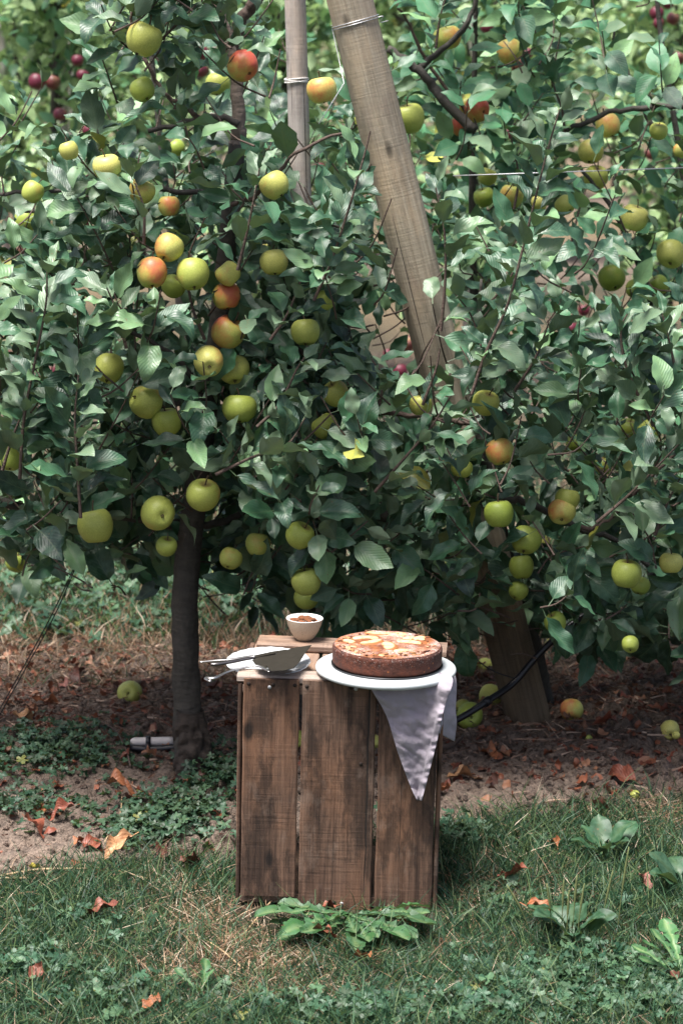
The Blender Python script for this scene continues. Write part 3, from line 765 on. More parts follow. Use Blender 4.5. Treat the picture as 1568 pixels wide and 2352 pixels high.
for (T_, pts, Y, r0, r1) in [
    (TA, [(440, 1215), (330, 1190), (180, 1180), (60, 1168), (-40, 1135)], 5.72, .013, .011),
    (TA, [(440, 1215), (520, 1195), (600, 1160), (700, 1170)], 5.75, .010, .006),
    (TB, [(715, 1190), (760, 1165), (850, 1180), (960, 1172), (1045, 1150)], 5.72, .015, .011),
    (TB, [(745, 945), (820, 945), (920, 950), (1040, 966), (1135, 978)], 5.66, .0075, .006),
    (TC, [(1130, 1120), (1112, 1060), (1100, 990), (1085, 910)], 5.62, .012, .008),
    (TC, [(1140, 1160), (1190, 1150), (1260, 1175), (1330, 1215), (1420, 1240), (1490, 1300)], 5.6, .009, .006),
    (TC, [(1330, 1215), (1390, 1200), (1460, 1130), (1560, 1030), (1620, 980)], 5.5, .006, .003),
    (TA, [(548, 285), (500, 265), (440, 275), (340, 300)], YA, .008, .005),
    (TA, [(460, 272), (420, 245), (370, 205), (330, 130)], YA - .05, .006, .004),
    (TA, [(530, 470), (600, 440), (680, 350), (800, 300)], YA - .1, .006, .003),
    (TA, [(535, 450), (450, 440), (300, 430), (110, 437), (-30, 450)], 5.7, .008, .004),
    (TA, [(480, 920), (440, 860), (360, 790), (250, 740)], 5.6, .008, .004),
    (TA, [(500, 850), (440, 900), (400, 930), (395, 950)], 5.55, .008, .005),
    (TE, [(-60, 480), (60, 480), (160, 560), (215, 582)], 6.1, .008, .004),
    (TF, [(1090, 300), (1010, 220), (960, 160), (890, 110)], 6.45, .014, .010),
    (TF, [(960, 160), (1040, 90), (1090, 20), (1100, -60)], 6.5, .009, .005),
    (TF, [(1090, 280), (1000, 170), (940, 60), (900, -20)], 6.6, .006, .003),
    (TG, [(1640, 245), (1568, 242), (1480, 246), (1400, 258), (1300, 300)], 6.5, .010, .006),
    (TG, [(1500, 700), (1450, 560), (1400, 470), (1330, 380)], 6.6, .010, .005),
    (TG, [(1500, 300), (1460, 210), (1420, 120), (1410, 60)], 6.7, .008, .003),
]:
    T_.limb(upix(pts, Y), r0, r1, 'bark' if r0 > .0075 else 'twig')
T_ = TA; T_.limb(upix([(530, 140), (545, 60), (585, 0), (610, -60)], YA + .12), .016, .013, 'twig')

sprouts = [
 (TA, [(545, 620), (565, 540), (582, 460), (597, 380)], 5.46, 11), (TA, [(720, 690), (760, 600), (800, 480), (835, 360), (850, 300)], 5.46, 17),
 (TC, [(1083, 905), (1115, 810), (1165, 700), (1195, 590), (1225, 470), (1258, 340), (1285, 250)], 5.46, 30),
 (TC, [(1012, 760), (1022, 640), (1020, 530), (1000, 430)], 5.55, 12),
 (TE, [(45, 1100), (55, 960), (80, 830), (105, 700), (108, 610)], 5.4, 20), (TE, [(5, 1080), (30, 1000), (60, 930)], 5.4, 8),
 (TA, [(185, 1190), (178, 1080), (172, 960), (180, 860)], 5.38, 18), (TA, [(290, 800), (270, 720), (245, 660)], 5.5, 9),
 (TD, [(1500, 980), (1440, 850), (1425, 760), (1440, 720)], 5.5, 14), (TC, [(1370, 1200), (1440, 1140), (1500, 1080), (1568, 1010)], 5.46, 14),
 (TB, [(860, 1130), (930, 1050), (990, 980), (1040, 900)], 5.5, 12), (TB, [(640, 1060), (700, 1010), (760, 950)], 5.5, 8),
 (TA, [(495, 1090), (580, 1050), (660, 1020), (700, 960)], 5.45, 11), (TA, [(620, 780), (660, 720), (700, 620)], 5.5, 9),
 (TB, [(870, 930), (880, 870), (850, 820)], 5.55, 7), (TB, [(970, 930), (1000, 850), (1010, 800)], 5.55, 8),
 (TA, [(470, 780), (440, 700), (430, 600), (470, 500)], 5.6, 10), (TA, [(330, 560), (330, 480), (310, 420)], 5.55, 8),
 (TA, [(590, 980), (640, 930), (680, 850), (700, 820)], 5.5, 9), (TD, [(1560, 900), (1540, 800), (1520, 720)], 5.5, 9),
 (TC, [(1180, 900), (1230, 820), (1260, 740)], 5.6, 9), (TD, [(1500, 1240), (1530, 1160), (1560, 1100)], 5.45, 8),
 (TA, [(520, 130), (505, 60), (480, 10)], 5.75, 8), (TA, [(330, 110), (300, 40), (330, -10), (380, -60)], 5.6, 12),
 (TA, [(330, 130), (400, 60), (450, 10)], 5.6, 8), (TA, [(400, 250), (430, 190), (420, 150)], 5.7, 6),
 (TG, [(1300, 330), (1290, 250), (1270, 180), (1290, 60)], 6.5, 14), (TF, [(1000, 110), (1010, 40), (1030, -30)], 6.4, 9),
 (TF, [(1180, 480), (1190, 400), (1170, 300)], 6.4, 9), (TG, [(1310, 560), (1330, 480), (1350, 420)], 6.4, 9),
]
for T_, pts, Y, nl in sprouts:
    T_.shoot(catmull(upix(pts, Y - (.20 if Y < 5.7 else 0)), 5), .0042, .0018, int(nl * 1.7), .75, .102, 1.0, .75, young=.35)

DN = ["0025320000000000", "0036421000000000", "0012233210000000", "4433345543000110", "5666666674001210", "5677787775011310",
      "4667788876012320", "6777788874023322", "6777777755345544", "7777778866667765", "7788888888888877", "8888888888888888",
      "7888888888888888", "3520567888889977", "0000023577667777", "0000000011012023"]
DM = ["0001111113566543", "0001111123566544", "0001111233666555", "0011111235666666", "0011111225666677", "0011111225666677",
      "1111122335666778", "1111111113566667", "1111111113566677", "1222222223456667", "2222222222334566", "2222222222334455",
      "2222222223334444", "0000122234443333", "0000000122210000", "0000000000000000"]
nearTs = [(-60, TE), (430, TA), (745, TB), (1110, TC), (1620, TD)]
midTs = [(330, TH), (1000, TF), (1420, TG)]
for rows, lay in ((DN, 0), (DM, 1)):
    for r_i in range(-3, 16):
        row = rows[max(r_i, 0)]
        for c_i in range(-4, 20):
            d = int(row[min(max(c_i, 0), 15)])
            if r_i < 0: d = max(0, d + r_i)
            if d == 0: continue
            per = 98 * 98
            nsh = rng.poisson(d * ((.48 if r_i < 9 else .62) if lay == 0 else .40) * (1.0 if 0 <= c_i < 16 else .6))
            for _ in range(nsh):
                px = (c_i + rng.random()) * 98; py = (r_i + rng.random()) * 98
                if lay == 0:
                    Y = 5.28 + 1.12 * rng.random() ** (1.05 if r_i < 10 else .85)
                    T_ = min(nearTs, key=lambda q: abs(q[0] - px + rng.normal(0, 60)))[1]; size = .100
                else:
                    Y = 6.35 + .95 * rng.random(); T_ = min(midTs, key=lambda q: abs(q[0] - px + rng.normal(0, 60)))[1]; size = .095
                if any(math.hypot(px - q[0], py - q[1]) < q[2] * 1.25 and Y < q[3] + .05 for q in apples_info): continue
                if any(y0 < py < y1 and abs(px - (x0 + (x1 - x0) * (py - y0) / (y1 - y0))) < hw * 1.3 and Y < Yp for (x0, y0, x1, y1, hw, Yp, pr) in PRUNE[:2]): continue
                p = np.array(P(px, py, Y)); zz = p[2]
                if zz < .22: continue
                hang = float(np.clip((.85 - zz) / .7, 0, 1)) * .75
                L = rng.uniform(.05, .19); ang = rng.uniform(0, 6.28)
                dv = np.array([math.cos(ang) * .8, math.sin(ang) * .8 - .15, rng.uniform(.1, 1.2) * (1 - 1.25 * hang)])
                dv /= np.linalg.norm(dv); c = [p, p + dv * L * .5 + rng.normal(0, .008, 3), p + dv * L + np.array([0, 0, .25 * L * (1 - 2 * hang)])]
                nl = int(4 + L * 38)
                T_.shoot(catmull(c, 3), .0026, .0015, nl, .55, size * (1 + .12 * hang), 1.0, .85, young=.0 if hang > .3 else .06)
                if hang > .15:      # shaded lower leaves droop and turn their faces outward
                    for k in range(nl):
                        T_.dir[-1 - k] = T_.dir[-1 - k] / np.linalg.norm(T_.dir[-1 - k]) + np.array([0, -.1, -1.1 * hang])
                        T_.nor[-1 - k] = np.array([0, -.75 * hang, .6]) + rng.normal(0, .4, 3)
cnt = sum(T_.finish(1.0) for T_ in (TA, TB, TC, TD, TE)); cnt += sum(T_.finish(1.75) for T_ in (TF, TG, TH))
print('leaves', cnt)

# ------------------------------------------------------------------ far rows
def far_tree(seed, nleaf, protos, size, h=2.35):
    rr = np.random.default_rng(seed)
    root = empty('apple_tree'); mb = MB()
    tube(mb, catmull([(0, 0, -.05), (.02, 0, .4), (-.03, .02, 1.1), (.02, 0, 1.8), (0, 0, h)], 3), np.linspace(.035, .008, 13), 7); mb.build('trunk', M['bark'], root)
    mb = MB(); cl = []
    for k in range(26):
        z = rr.uniform(.35, h - .1); a = rr.uniform(0, 6.28); rad = .62 * (1 - .35 * (z / h)) * rr.uniform(.35, 1.15)
        e = np.array([math.cos(a) * rad * .95, math.sin(a) * rad * .7, z + .1]); cl.append((e, z))
        tube(mb, catmull([(0, 0, z - .12), e * [.5, .5, 0] + [0, 0, z], e], 3), np.linspace(.012, .004, 7), 4, cap=False)
    mb.build('branches', M['bark'], root)
    pos = []
    for k in range(nleaf):
        e, z = cl[rr.integers(len(cl))]; t = rr.uniform(.25, 1.25)
        pos.append(np.array([e[0] * t, e[1] * t, e[2] + .12 * (t - 1)]) + rr.normal(0, .085, 3) * [1, 1, 1.5])
    pos = np.array(pos); d = pos * [1, 1, 0] + rr.normal(0, .35, pos.shape); d[:, 2] += rr.normal(-.05, .25, len(pos))
    n = np.array([0, 0, 1.]) + rr.normal(0, .45, pos.shape)
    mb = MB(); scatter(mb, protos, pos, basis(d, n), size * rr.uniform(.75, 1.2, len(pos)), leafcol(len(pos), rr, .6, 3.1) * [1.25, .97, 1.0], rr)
    mb.build('crown', M['leaf_far'], root)
    return root
def copy_tree(o):
    c = o.copy(); COL.objects.link(c)
    for ch in o.children:
        d = ch.copy(); COL.objects.link(d); d.parent = c
    return c
variants = {0: [far_tree(100 + k, 1700, far_protos, .085) for k in range(4)], 1: [far_tree(200 + k, 1000, far_protos, .10) for k in range(3)]}
used = set()
NTH = 'first second third fourth fifth sixth seventh eighth ninth tenth eleventh twelfth thirteenth fourteenth fifteenth sixteenth seventeenth eighteenth nineteenth twentieth twenty-first twenty-second'.split()
ordn = ['second', 'third', 'fourth', 'fifth', 'sixth', 'seventh', 'eighth', 'ninth']
for k in range(8):
    Y = ROW0 + ROWD * (k + 1); half = Y * .15 + 1.2; x = -half + random.uniform(0, .5)
    nth = 0
    while x < half:
        if not (k == 0 and .12 < x < .42):
            vl = variants[0 if k < 2 else 1]; v = random.choice(vl)
            o = v if id(v) not in used else copy_tree(v); used.add(id(v))
            o.location = (x, Y + random.uniform(-.15, .15), float(ground_h(x, Y, False))); o.rotation_euler = (0, 0, random.uniform(0, 6.28))
            s_ = random.uniform(.9, 1.1) * (.9 if (k < 3 and x < -.9 - k * .3) else 1); o.scale = (s_, s_, s_)
            nth += 1; tag(o, "blurred apple tree %s from the left in the %s row from the camera" % (NTH[nth - 1], ordn[k]), 'tree', 'apple trees in the far rows')
        x += random.uniform(.85, 1.15)
for vl in variants.values():
    for v in vl:
        if id(v) not in used:
            for ch in list(v.children): bpy.data.objects.remove(ch)
            bpy.data.objects.remove(v)

for x, y, d, lab in RED:
    Y = random.uniform(10.75, 11.0); p = P(x, y, Y)
    put_apple(p, d * mpp(Y), .4, 1.0, lab, 'dark red apples in the far rows', dark=1.0, parts=False)
# ------------------------------------------------------------------ posts, stake, wires, hose
def wood_tube(name, pts, r0, r1, mat, parent=None, sides=28, crack=True):
    mb = MB(); pts = catmull(pts, 10) if len(pts) > 2 else np.array([np.array(pts[0]) + (np.array(pts[1]) - np.array(pts[0])) * t for t in np.linspace(0, 1, 40)])
    n = len(pts); V = []; att = []
    T = (pts[-1] - pts[0]); T = T / np.linalg.norm(T); u = np.cross(T, [0, 1, 0]); u /= np.linalg.norm(u); v = np.cross(T, u)
    L = np.linalg.norm(pts[-1] - pts[0])
    for i in range(n):
        t = i / (n - 1); r = r0 + (r1 - r0) * t
        for k in range(sides):
            a = 2 * math.pi * k / sides
            # the drying crack: a narrow groove running down the side that faces the lawn
            off = (a - (4.35 + .25 * math.sin(t * 3))) ; g = math.exp(-(off / .05) ** 2) * .32 if crack else 0
            rr = r * (1 + .02 * math.sin(a * 3 + t * 4) + .012 * math.sin(a * 7 + 2)) * (1 - g)
            V.append(pts[i] + rr * (math.cos(a) * u + math.sin(a) * v)); att.append((a * r, 0.0, t * L))
    F = [[i * sides + k, i * sides + (k + 1) % sides, (i + 1) * sides + (k + 1) % sides, (i + 1) * sides + k] for i in range(n - 1) for k in range(sides)]
    V += [pts[0], pts[-1]]; att += [(0, 0, 0), (0, 0, L)]; b = (n - 1) * sides; m = n * sides
    F3 = [[m, (k + 1) % sides, k] for k in range(sides)] + [[m + 1, b + k, b + (k + 1) % sides] for k in range(sides)]
    mb.add(V, F, F3, att=att); return mb
YP = 5.95
pb = np.array(P(1226, 1700, YP)); pt = np.array(P(804, 0, YP)); ax = (pt - pb)
PRt = .0555
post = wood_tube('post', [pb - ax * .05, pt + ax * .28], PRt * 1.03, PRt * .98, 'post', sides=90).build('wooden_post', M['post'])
tag(post, "thick round wooden post leaning left through the trees, split by a long crack", 'post')
M['wire'] = m_plain('galvanised_wire', (.45, .45, .46), .45, .8)
M['string'] = m_plain('white_string', (.75, .73, .70), .9)
M['black'] = m_plain('black_plastic', (.012, .012, .016), .35)
def at_post(y):    # a centre point of the post at pixel height y
    t = (1700 - y) / 1700.; return pb + ax * t
# wire wrapped round the post
u = np.cross(ax / np.linalg.norm(ax), [0, 1, 0]); u /= np.linalg.norm(u); v = np.cross(ax / np.linalg.norm(ax), u)
c = at_post(46); pts = []
for k in range(50):
    a = k / 49 * 4 * math.pi; pts.append(c + (PRt * 1.05) * (math.cos(a) * u + math.sin(a) * v) + ax * (.006 * k / 49 - .003))
mb = MB(); tube(mb, pts, .0014, 5); tube(mb, [c + u * PRt * 1.05, np.array(P(790, 190, 5.86)), np.array(P(722, 300, 5.8)), np.array(P(700, 345, 5.9))], .0012, 5)
e0 = P(858, 42, YP - .02)
tube(mb, catmull([np.array(e0), np.array(P(880, 36, 5.93)), np.array(P(872, 50, 5.94)), np.array(P(892, 46, 5.95))], 5), .0012, 5)
tag(mb.build('wire_tie', M['wire']), "thin wire wrapped round the leaning post and slanting down to the left", 'wire')
mb = MB(); tube(mb, [np.array(P(1040, 403, 6.05)), np.array(P(1300, 394, 6.1)), np.array(P(1700, 380, 6.2))], .0014, 5)
tag(mb.build('trellis_wire', M['wire']), "taut grey trellis wire running right from the leaning post", 'wire')
# pale stake
st0 = np.array(P(722, 1500, 6.12)); st1 = np.array(P(678, 0, 6.12)); sa = st1 - st0
sk = empty('tree_stake', st0); tag(sk, "pale round stake with a white string tie left of the leaning post", 'stake')
o = wood_tube('shaft', [st0, st1 + sa * .15], .0285, .026, 'stake', sides=24, crack=False).build('shaft', M['stake'], sk); o.location = -Vector(st0)
c = np.array(P(681, 183, 6.12)); mb = MB(); us = np.cross(sa / np.linalg.norm(sa), [0, 1, 0]); us /= np.linalg.norm(us); vs_ = np.cross(sa / np.linalg.norm(sa), us)
pts = [c + .0295 * (math.cos(a) * us + math.sin(a) * vs_) + sa * .003 * math.sin(a * .7) for a in np.linspace(0, 6 * math.pi, 70)]
tube(mb, pts, .0017, 5); o = mb.build('string_tie', M['string'], sk); o.location = -Vector(st0)
# far pale posts
M['farpost'] = m_plain('far_post_wood', (.55, .50, .46), .8, 0, .15, 8)
for x, Y, d, lab in [(17, 17.5, .05, "thin pale orchard pole at the far upper left corner"), (67, 23.3, .055, "pale orchard pole right of the corner one"),
                     (166, 17.4, .11, "thick pale orchard post at the top left behind the leaves"), (152, 11.7, .05, "slim pale post in the second row at upper left"),
                     (1075, 11.7, .05, "slim pale post in the second row right of the leaning post"), (500, 11.7, .05, "slim pale post in the second row behind the left tree")]:
    b = P(x, 600, Y); b.z = 0; mb = MB(); tube(mb, [(0, 0, -.1), (.0, 0, 1.0), (.01, 0, 2.0), (0.02, 0, 2.75)], d / 2, 12, .05)
    o = mb.build('orchard_post', M['farpost']); o.location = b; tag(o, lab, 'post', 'pale posts of the far rows')
# irrigation hose
mb = MB(); hp = [P(1000, 1668, 5.70), P(1052, 1652, 5.72), P(1120, 1610, 5.76), P(1180, 1568, 5.82), P(1240, 1500, 5.84), P(1310, 1436, 5.86), P(1375, 1392, 5.90), P(1480, 1330, 6.0), P(1640, 1255, 6.1)]
tube(mb, catmull([np.array(q) for q in hp], 6), .0085, 12)
hs = mb.build('irrigation_hose', M['black']); tag(hs, "black plastic irrigation hose crossing in front of the leaning post", 'hose')
mb = MB(); tube(mb, [np.array(P(1112, 1616, 5.755)), np.array(P(1124, 1608, 5.765))], .0115, 12); mb.build('coupling', M['black'], hs)
mb = MB(); tube(mb, catmull([np.array(P(x, y, Y)) for x, y, Y in ((1020, 1455, 5.9), (1060, 1482, 5.85), (1120, 1535, 5.83), (1190, 1562, 5.82))], 4), .0016, 5)
tag(mb.build('thin_cable', M['black']), "thin dark cable sagging from behind the cake to the hose", 'cable')
for dx, nm in ((0, "dark"),):
    mb = MB(); 
    for q in (0, 7):
        tube(mb, catmull([np.array(P(186 + q * .2, 1270, 5.7)), np.array(P(120 + q, 1410, 5.72)), np.array(P(55 + q, 1530, 5.74)), np.array(P(-15 + q, 1655, 5.76))], 5), .0016, 5)
    tag(mb.build('guy_cable', M['black']), "pair of dark cables slanting down to the left edge from the canopy", 'cable')

# ------------------------------------------------------------------ crate
CM = Matrix.Translation((-.012, 4.790, 0)) @ Matrix.Rotation(R(-2.5), 4, 'Z') @ Matrix.Rotation(R(1.3), 4, 'Y')
TOPZ = .497
crate = empty('wooden_crate'); crate.matrix_world = CM
tag(crate, "weathered brown slatted apple crate standing on its end in the grass", 'crate')
def board(name, x0, x1, y0, y1, z0, z1, axis_, mat, seed, jit=.0012, bev=.0025, yaw=0, parent=None):
    """plank whose long side lies along axis_ (0 x, 1 y, 2 z)"""
    rr = np.random.default_rng(seed); c = np.array([(x0 + x1) / 2, (y0 + y1) / 2, (z0 + z1) / 2]); s = np.array([x1 - x0, y1 - y0, z1 - z0])
    la = axis_; oth = [k for k in (0, 1, 2) if k != la]; th = oth[0] if s[oth[0]] < s[oth[1]] else oth[1]; wd = [k for k in oth if k != th][0]
    L, W, Tk = s[la], s[wd], s[th]; b = min(bev, Tk * .3)
    prof = []
    for (a, sgn) in ((-1, -1), (1, -1), (1, 1), (-1, 1)):
        if (a, sgn) in ((-1, -1), (1, 1)): prof += [(a * W / 2, sgn * (Tk / 2 - b)), (a * (W / 2 - b), sgn * Tk / 2)]
        else: prof += [(a * (W / 2 - b), sgn * Tk / 2), (a * W / 2, sgn * (Tk / 2 - b))]
    prof = np.array(prof); n = 26; V = []; A = []
    off = rr.uniform(-5, 5, 3)
    for i in range(n):
        l = (i / (n - 1) - .5) * L
        sh = (vnoise(l * 18 + seed * 7, 0.5, seed) - .5) * jit * 2; sh2 = (vnoise(l * 25 + seed * 3, 2.5, seed + 3) - .5) * jit * 2
        for (pw, pt_) in prof:
            q = np.zeros(3); lend = l
            if i in (0, n - 1): lend = l + (vnoise(pw * 60, seed, 5) - .5) * .006
            q[la] = lend; q[wd] = pw + (sh if pw < 0 else sh2); q[th] = pt_ + jit * .4 * math.sin(l * 9 + seed)
            V.append(q); A.append(np.array([pw, pt_, l]) + off)
    m = len(prof)
    F = [[i * m + k, i * m + (k + 1) % m, (i + 1) * m + (k + 1) % m, (i + 1) * m + k] for i in range(n - 1) for k in range(m)]
    V = np.array(V); A = np.array(A)
    V = np.vstack([V, V[:m].mean(0), V[-m:].mean(0)]); A = np.vstack([A, A[:m].mean(0), A[-m:].mean(0)])
    F3 = [[n * m, (k + 1) % m, k] for k in range(m)] + [[n * m + 1, (n - 1) * m + k, (n - 1) * m + (k + 1) % m] for k in range(m)]
    mb = MB(); mb.add(V, F, F3, att=A); o = mb.build(name, mat, parent or crate, smooth=False); o.location = c; o.rotation_euler = (0, 0, yaw)
    # consistent outward normals
    import bmesh
    bm = bmesh.new(); bm.from_mesh(o.data); bmesh.ops.recalc_face_normals(bm, faces=bm.faces); bm.to_mesh(o.data); bm.free()
    return o
M['nail'] = m_plain('nail_head', (.45, .45, .46), .45, .5)
M['rust'] = m_plain('rusty_nail', (.03, .02, .015), .8, .3)
CD = .335
b1 = board('front_slat', -.201, -.086, 0, .010, .022, .494, 2, M['crate'], 1, .0015)
b2 = board('front_slat', -.079, .073, -.001, .009, .000, .493, 2, M['crate'], 2, .0015)
b3 = board('front_slat', .080, .200, 0, .010, .002, .493, 2, M['crate'], 13, .0015)
board('side_slat', -.213, -.204, .013, .150, .012, .481, 2, M['crate'], 4); board('side_slat', -.213, -.204, .175, CD - .005, .012, .481, 2, M['crate'], 5)
board('side_slat', .203, .212, .003, .150, .004, .481, 2, M['crate'], 6); board('side_slat', .203, .212, .175, CD - .005, .004, .481, 2, M['crate'], 7)
for k, (a, b) in enumerate(((-.203, -.058), (-.051, .100), (.106, .203))):
    board('end_board', a, b, .012, CD - .006, .461, .480, 1, M['cratemid'], 20 + k); board('end_board', a, b, .012, CD - .006, .004, .022, 1, M['cratemid'], 30 + k)
board('end_cleat', -.214, .207, .011, .064, .4815, .4985, 0, M['cratetop'], 41, .0015, .004)
board('end_cleat', -.196, .215, CD - .075, CD - .002, .4815, .4990, 0, M['cratemid'], 42, .0015, .004, yaw=R(-1.5))
for sl, xs, z, mt in ((b1, (-.19, -.14, -.095), .484, 'rust'), (b2, (-.07, .02, .060), .483, 'rust'), (b3, (.10, .18), .483, 'rust'), (b1, (-.147,), .478, 'nail'), (b2, (.031,), .481, 'nail'), (b2, (.012,), .012, 'nail'), (b2, (-.004,), .014, 'rust'), (b2, (.045,), .32, 'rust')):
    for x in xs:
        mb = MB(); lathe(mb, [(0, .0018), (.0030, .0015), (.0042, 0), (.0036, -.004)], 10)
        n_ = mb.build('nail', M[mt], sl); n_.rotation_euler = (R(90), 0, 0); n_.location = Vector((x, -.0008 - (.001 if sl is b2 else 0), z)) - sl.location

def on_crate(o, x, y, z, rot=(0, 0, 0), sc_=1):
    o.matrix_world = CM @ Matrix.Translation((x, y, z)) @ Euler(rot).to_matrix().to_4x4() @ Matrix.Scale(sc_, 4)
    return o
# ------------------------------------------------------------------ marble board and cake
def m_marble():
    t = NT('white_marble'); oc = t.oc(); n = t.noise(oc, 4, 5, .6, 1.5)
    v = t.noise(t.mapv(oc, (14, 5, 5)), 1.0, 6, .6, 2.2); vein = t.ramp(t.math('ABSOLUTE', t.math('SUBTRACT', v, .5)), [(0, .35), (.006, 0)])
    c = t.mix(n, (.46, .50, .50), (.57, .60, .60)); t.base(t.mix(vein, c, (.22, .22, .24))); t.rough(.32); return t.m
M['marble'] = m_marble()
mb = MB(); Rm = .1465
lathe(mb, [(0, 0), (Rm - .006, 0), (Rm - .001, .003), (Rm, .007), (Rm - .0015, .0115), (Rm - .005, .013), (0, .013)], 80)
BX, BY = .090, .060
mar = mb.build('marble_board', M['marble']); on_crate(mar, BX, BY, TOPZ + .006)
tag(mar, "round white marble board under the cake with a grey vein", 'serving board')
def m_crust():
    t = NT('cake_crust'); oc = t.oc(); n = t.noise(oc, 55, 6, .7); n2 = t.noise(oc, 14, 4, .6)
    c = t.mix(t.ramp(n, [(.3, 0), (.7, 1)]), (.018, .004, .002), (.125, .028, .009))
    c = t.mix(t.ramp(n2, [(.5, 0), (.72, .75)]), c, (.03, .009, .007))
    hole = t.vor(oc, 46); c = t.mix(t.ramp(hole, [(.05, .8), (.12, 0)]), c, (.30, .09, .02))
    sug = t.noise(oc, 420, 2, .5); sep = t.n('ShaderNodeSeparateXYZ'); t.l(oc, sep.inputs[0])
    sm_ = t.math('MULTIPLY', t.ramp(sug, [(.63, 0), (.70, 1)]), t.ramp(sep.outputs[2], [(.020, 0.0), (.04, .7)]))
    t.base(t.mix(sm_, c, (.7, .62, .58))); t.rough(.8); t.bump(t.math('ADD', n, n2), .9, .006); return t.m
def m_caketop():
    t = NT('cake_top'); oc = t.oc(); n = t.noise(oc, 26, 5, .65); n2 = t.noise(oc, 70, 5, .7)
    c = t.mix(t.ramp(n, [(.3, 0), (.66, 1)]), (.10, .024, .008), (.42, .145, .036)); c = t.mix(t.ramp(n2, [(.35, .7), (.6, 0)]), c, (.10, .03, .018))
    s1 = t.noise(oc, 330, 3, .6); s2 = t.noise(oc, 18, 4, .6)
    f = t.math('MULTIPLY', t.ramp(s1, [(.40, .1), (.60, 1)]), t.ramp(s2, [(.44, .0), (.66, .75)]))
    t.base(t.mix(f, c, (.62, .54, .52))); t.rough(.85); t.bump(t.math('ADD', n, n2), .8, .005); return t.m
M['crust'] = m_crust(); M['caketop'] = m_caketop()
def m_slice():
    t = NT('baked_apple_slice'); oc = t.oc(); n = t.noise(oc, 60, 4); e = t.attr('Col').outputs[0]
    t.base(t.mix(t.ramp(n, [(.35, 0), (.7, .8)]), e, t.mix(.4, e, (.50, .22, .05)))); t.rough(.6); t.bump(n, .3, .002); return t.m
M['slice'] = m_slice()
cake = empty('apple_cake'); on_crate(cake, BX + .002, BY + .004, TOPZ + .0192 + .0015)
tag(cake, "round golden apple cake dusted with sugar, on the marble board", 'cake')
mb = MB(); lathe(mb, [(0, 0), (.1150, 0), (.1162, .0008), (.1162, .0022), (.115, .0022)], 72)
M['tin'] = m_plain('cake_tin_base', (.10, .10, .105), .4, .8)
mb.build('tin_base', M['tin'], cake)
CHt = .040; CR = .1135
def cwob(V, a):
    Rr = np.hypot(V[..., 0], V[..., 1]); ang = np.arctan2(V[..., 1], V[..., 0])
    k = 1 + .018 * (fbm(ang * 3 + 9, V[..., 2] * 60, 3, 8) - .5) + .008 * (vnoise(ang * 30 + 99, V[..., 2] * 200, 3) - .5)
    V[..., 0] *= k; V[..., 1] *= k; return V
mb = MB(); prof = [(CR - .004, .0025), (CR - .0005, .005)] + [(CR + .001 * t, .005 + t * (CHt - .010)) for t in np.linspace(.1, 1, 8)] + [(CR + .0005, CHt - .002), (CR - .002, CHt + .001), (CR - .006, CHt + .0015)]
lathe(mb, prof, 150, wob=cwob); mb.build('crust_side', M['crust'], cake)
def topz(x, y):
    r = np.hypot(x, y); return CHt + .0015 + .0035 * (1 - (r / CR) ** 2) + .0045 * (fbm(x * 60 + 5, y * 60, 3, 6) - .5) * np.clip((CR - r) / .01, .2, 1) + .002 * np.exp(-((r - .104) / .006) ** 2)
nr, na = 46, 150; rr_ = np.linspace(0.0005, CR - .0035, nr)[:, None]; aa = (np.arange(na) * 2 * np.pi / na)[None, :]
X = rr_ * np.cos(aa); Yy = rr_ * np.sin(aa); Z = topz(X, Yy); V = np.stack([X, Yy, Z], -1).reshape(-1, 3)
i = np.arange(nr - 1)[:, None] * na; k = np.arange(na)[None, :]; k2 = (k + 1) % na
mb = MB(); mb.add(V, np.stack([i + k, i + na + k, i + na + k2, i + k2], -1).reshape(-1, 4)); mb.build('sugared_top', M['caketop'], cake)
def slice_mesh(L, Wd, bend, seed):
    rr = np.random.default_rng(seed); V = []; C = []; n = 14
    for i in range(n):
        t = i / (n - 1) * 2 - 1; a = t * bend; cx = math.sin(a) * L / (2 * bend); cy = (math.cos(a) - 1) * L / (2 * bend)
        w_ = Wd * math.sqrt(max(0, 1 - t ** 4)) * .5 + .0003
        for j in range(7):
            s = j / 6 * 2 - 1; rad = 1 + 0
            x = cx + math.sin(a) * s * w_; y = cy + math.cos(a) * s * w_
            z = .0019 * max(0, 1 - s * s) ** .3 * math.sqrt(max(0, 1 - t ** 4)) + .0006 - (.0012 if abs(s) == 1 else 0)
            V.append((x, y, z)); C.append((.62, .45, .28) if abs(s) < .95 else (.16, .045, .015))
            if j >= 5: C[-1] = (.26, .09, .03)
            elif (i + seed) % 5 == 0: C[-1] = (.60, .38, .18)
    F = [[i * 7 + j, (i + 1) * 7 + j, (i + 1) * 7 + j + 1, i * 7 + j + 1] for i in range(n - 1) for j in range(6)]
    mb = MB(); mb.add(V, F, col=np.array(C)); return mb
def pix_cake(px, py, dd=0):   # pixel -> cake-local xy on its top
    d = ray(px, py); zt = TOPZ + .0192 + CHt + .008
    t = (zt - CH) / d.z; q = CM.inverted() @ Vector((d.x * t, d.y * t, zt)); x_, y_ = q.x - (BX + .002) + .006, q.y - (BY + .004); r_ = math.hypot(x_, y_)
    k_ = min(1, (CR - .020 - dd) / max(r_, 1e-6)); return x_ * k_, y_ * k_
def zc(x, y, dd=0): return x * .784 / 3.409 + 900 * .784, y * .784 / 3.409 + 1800 * .784
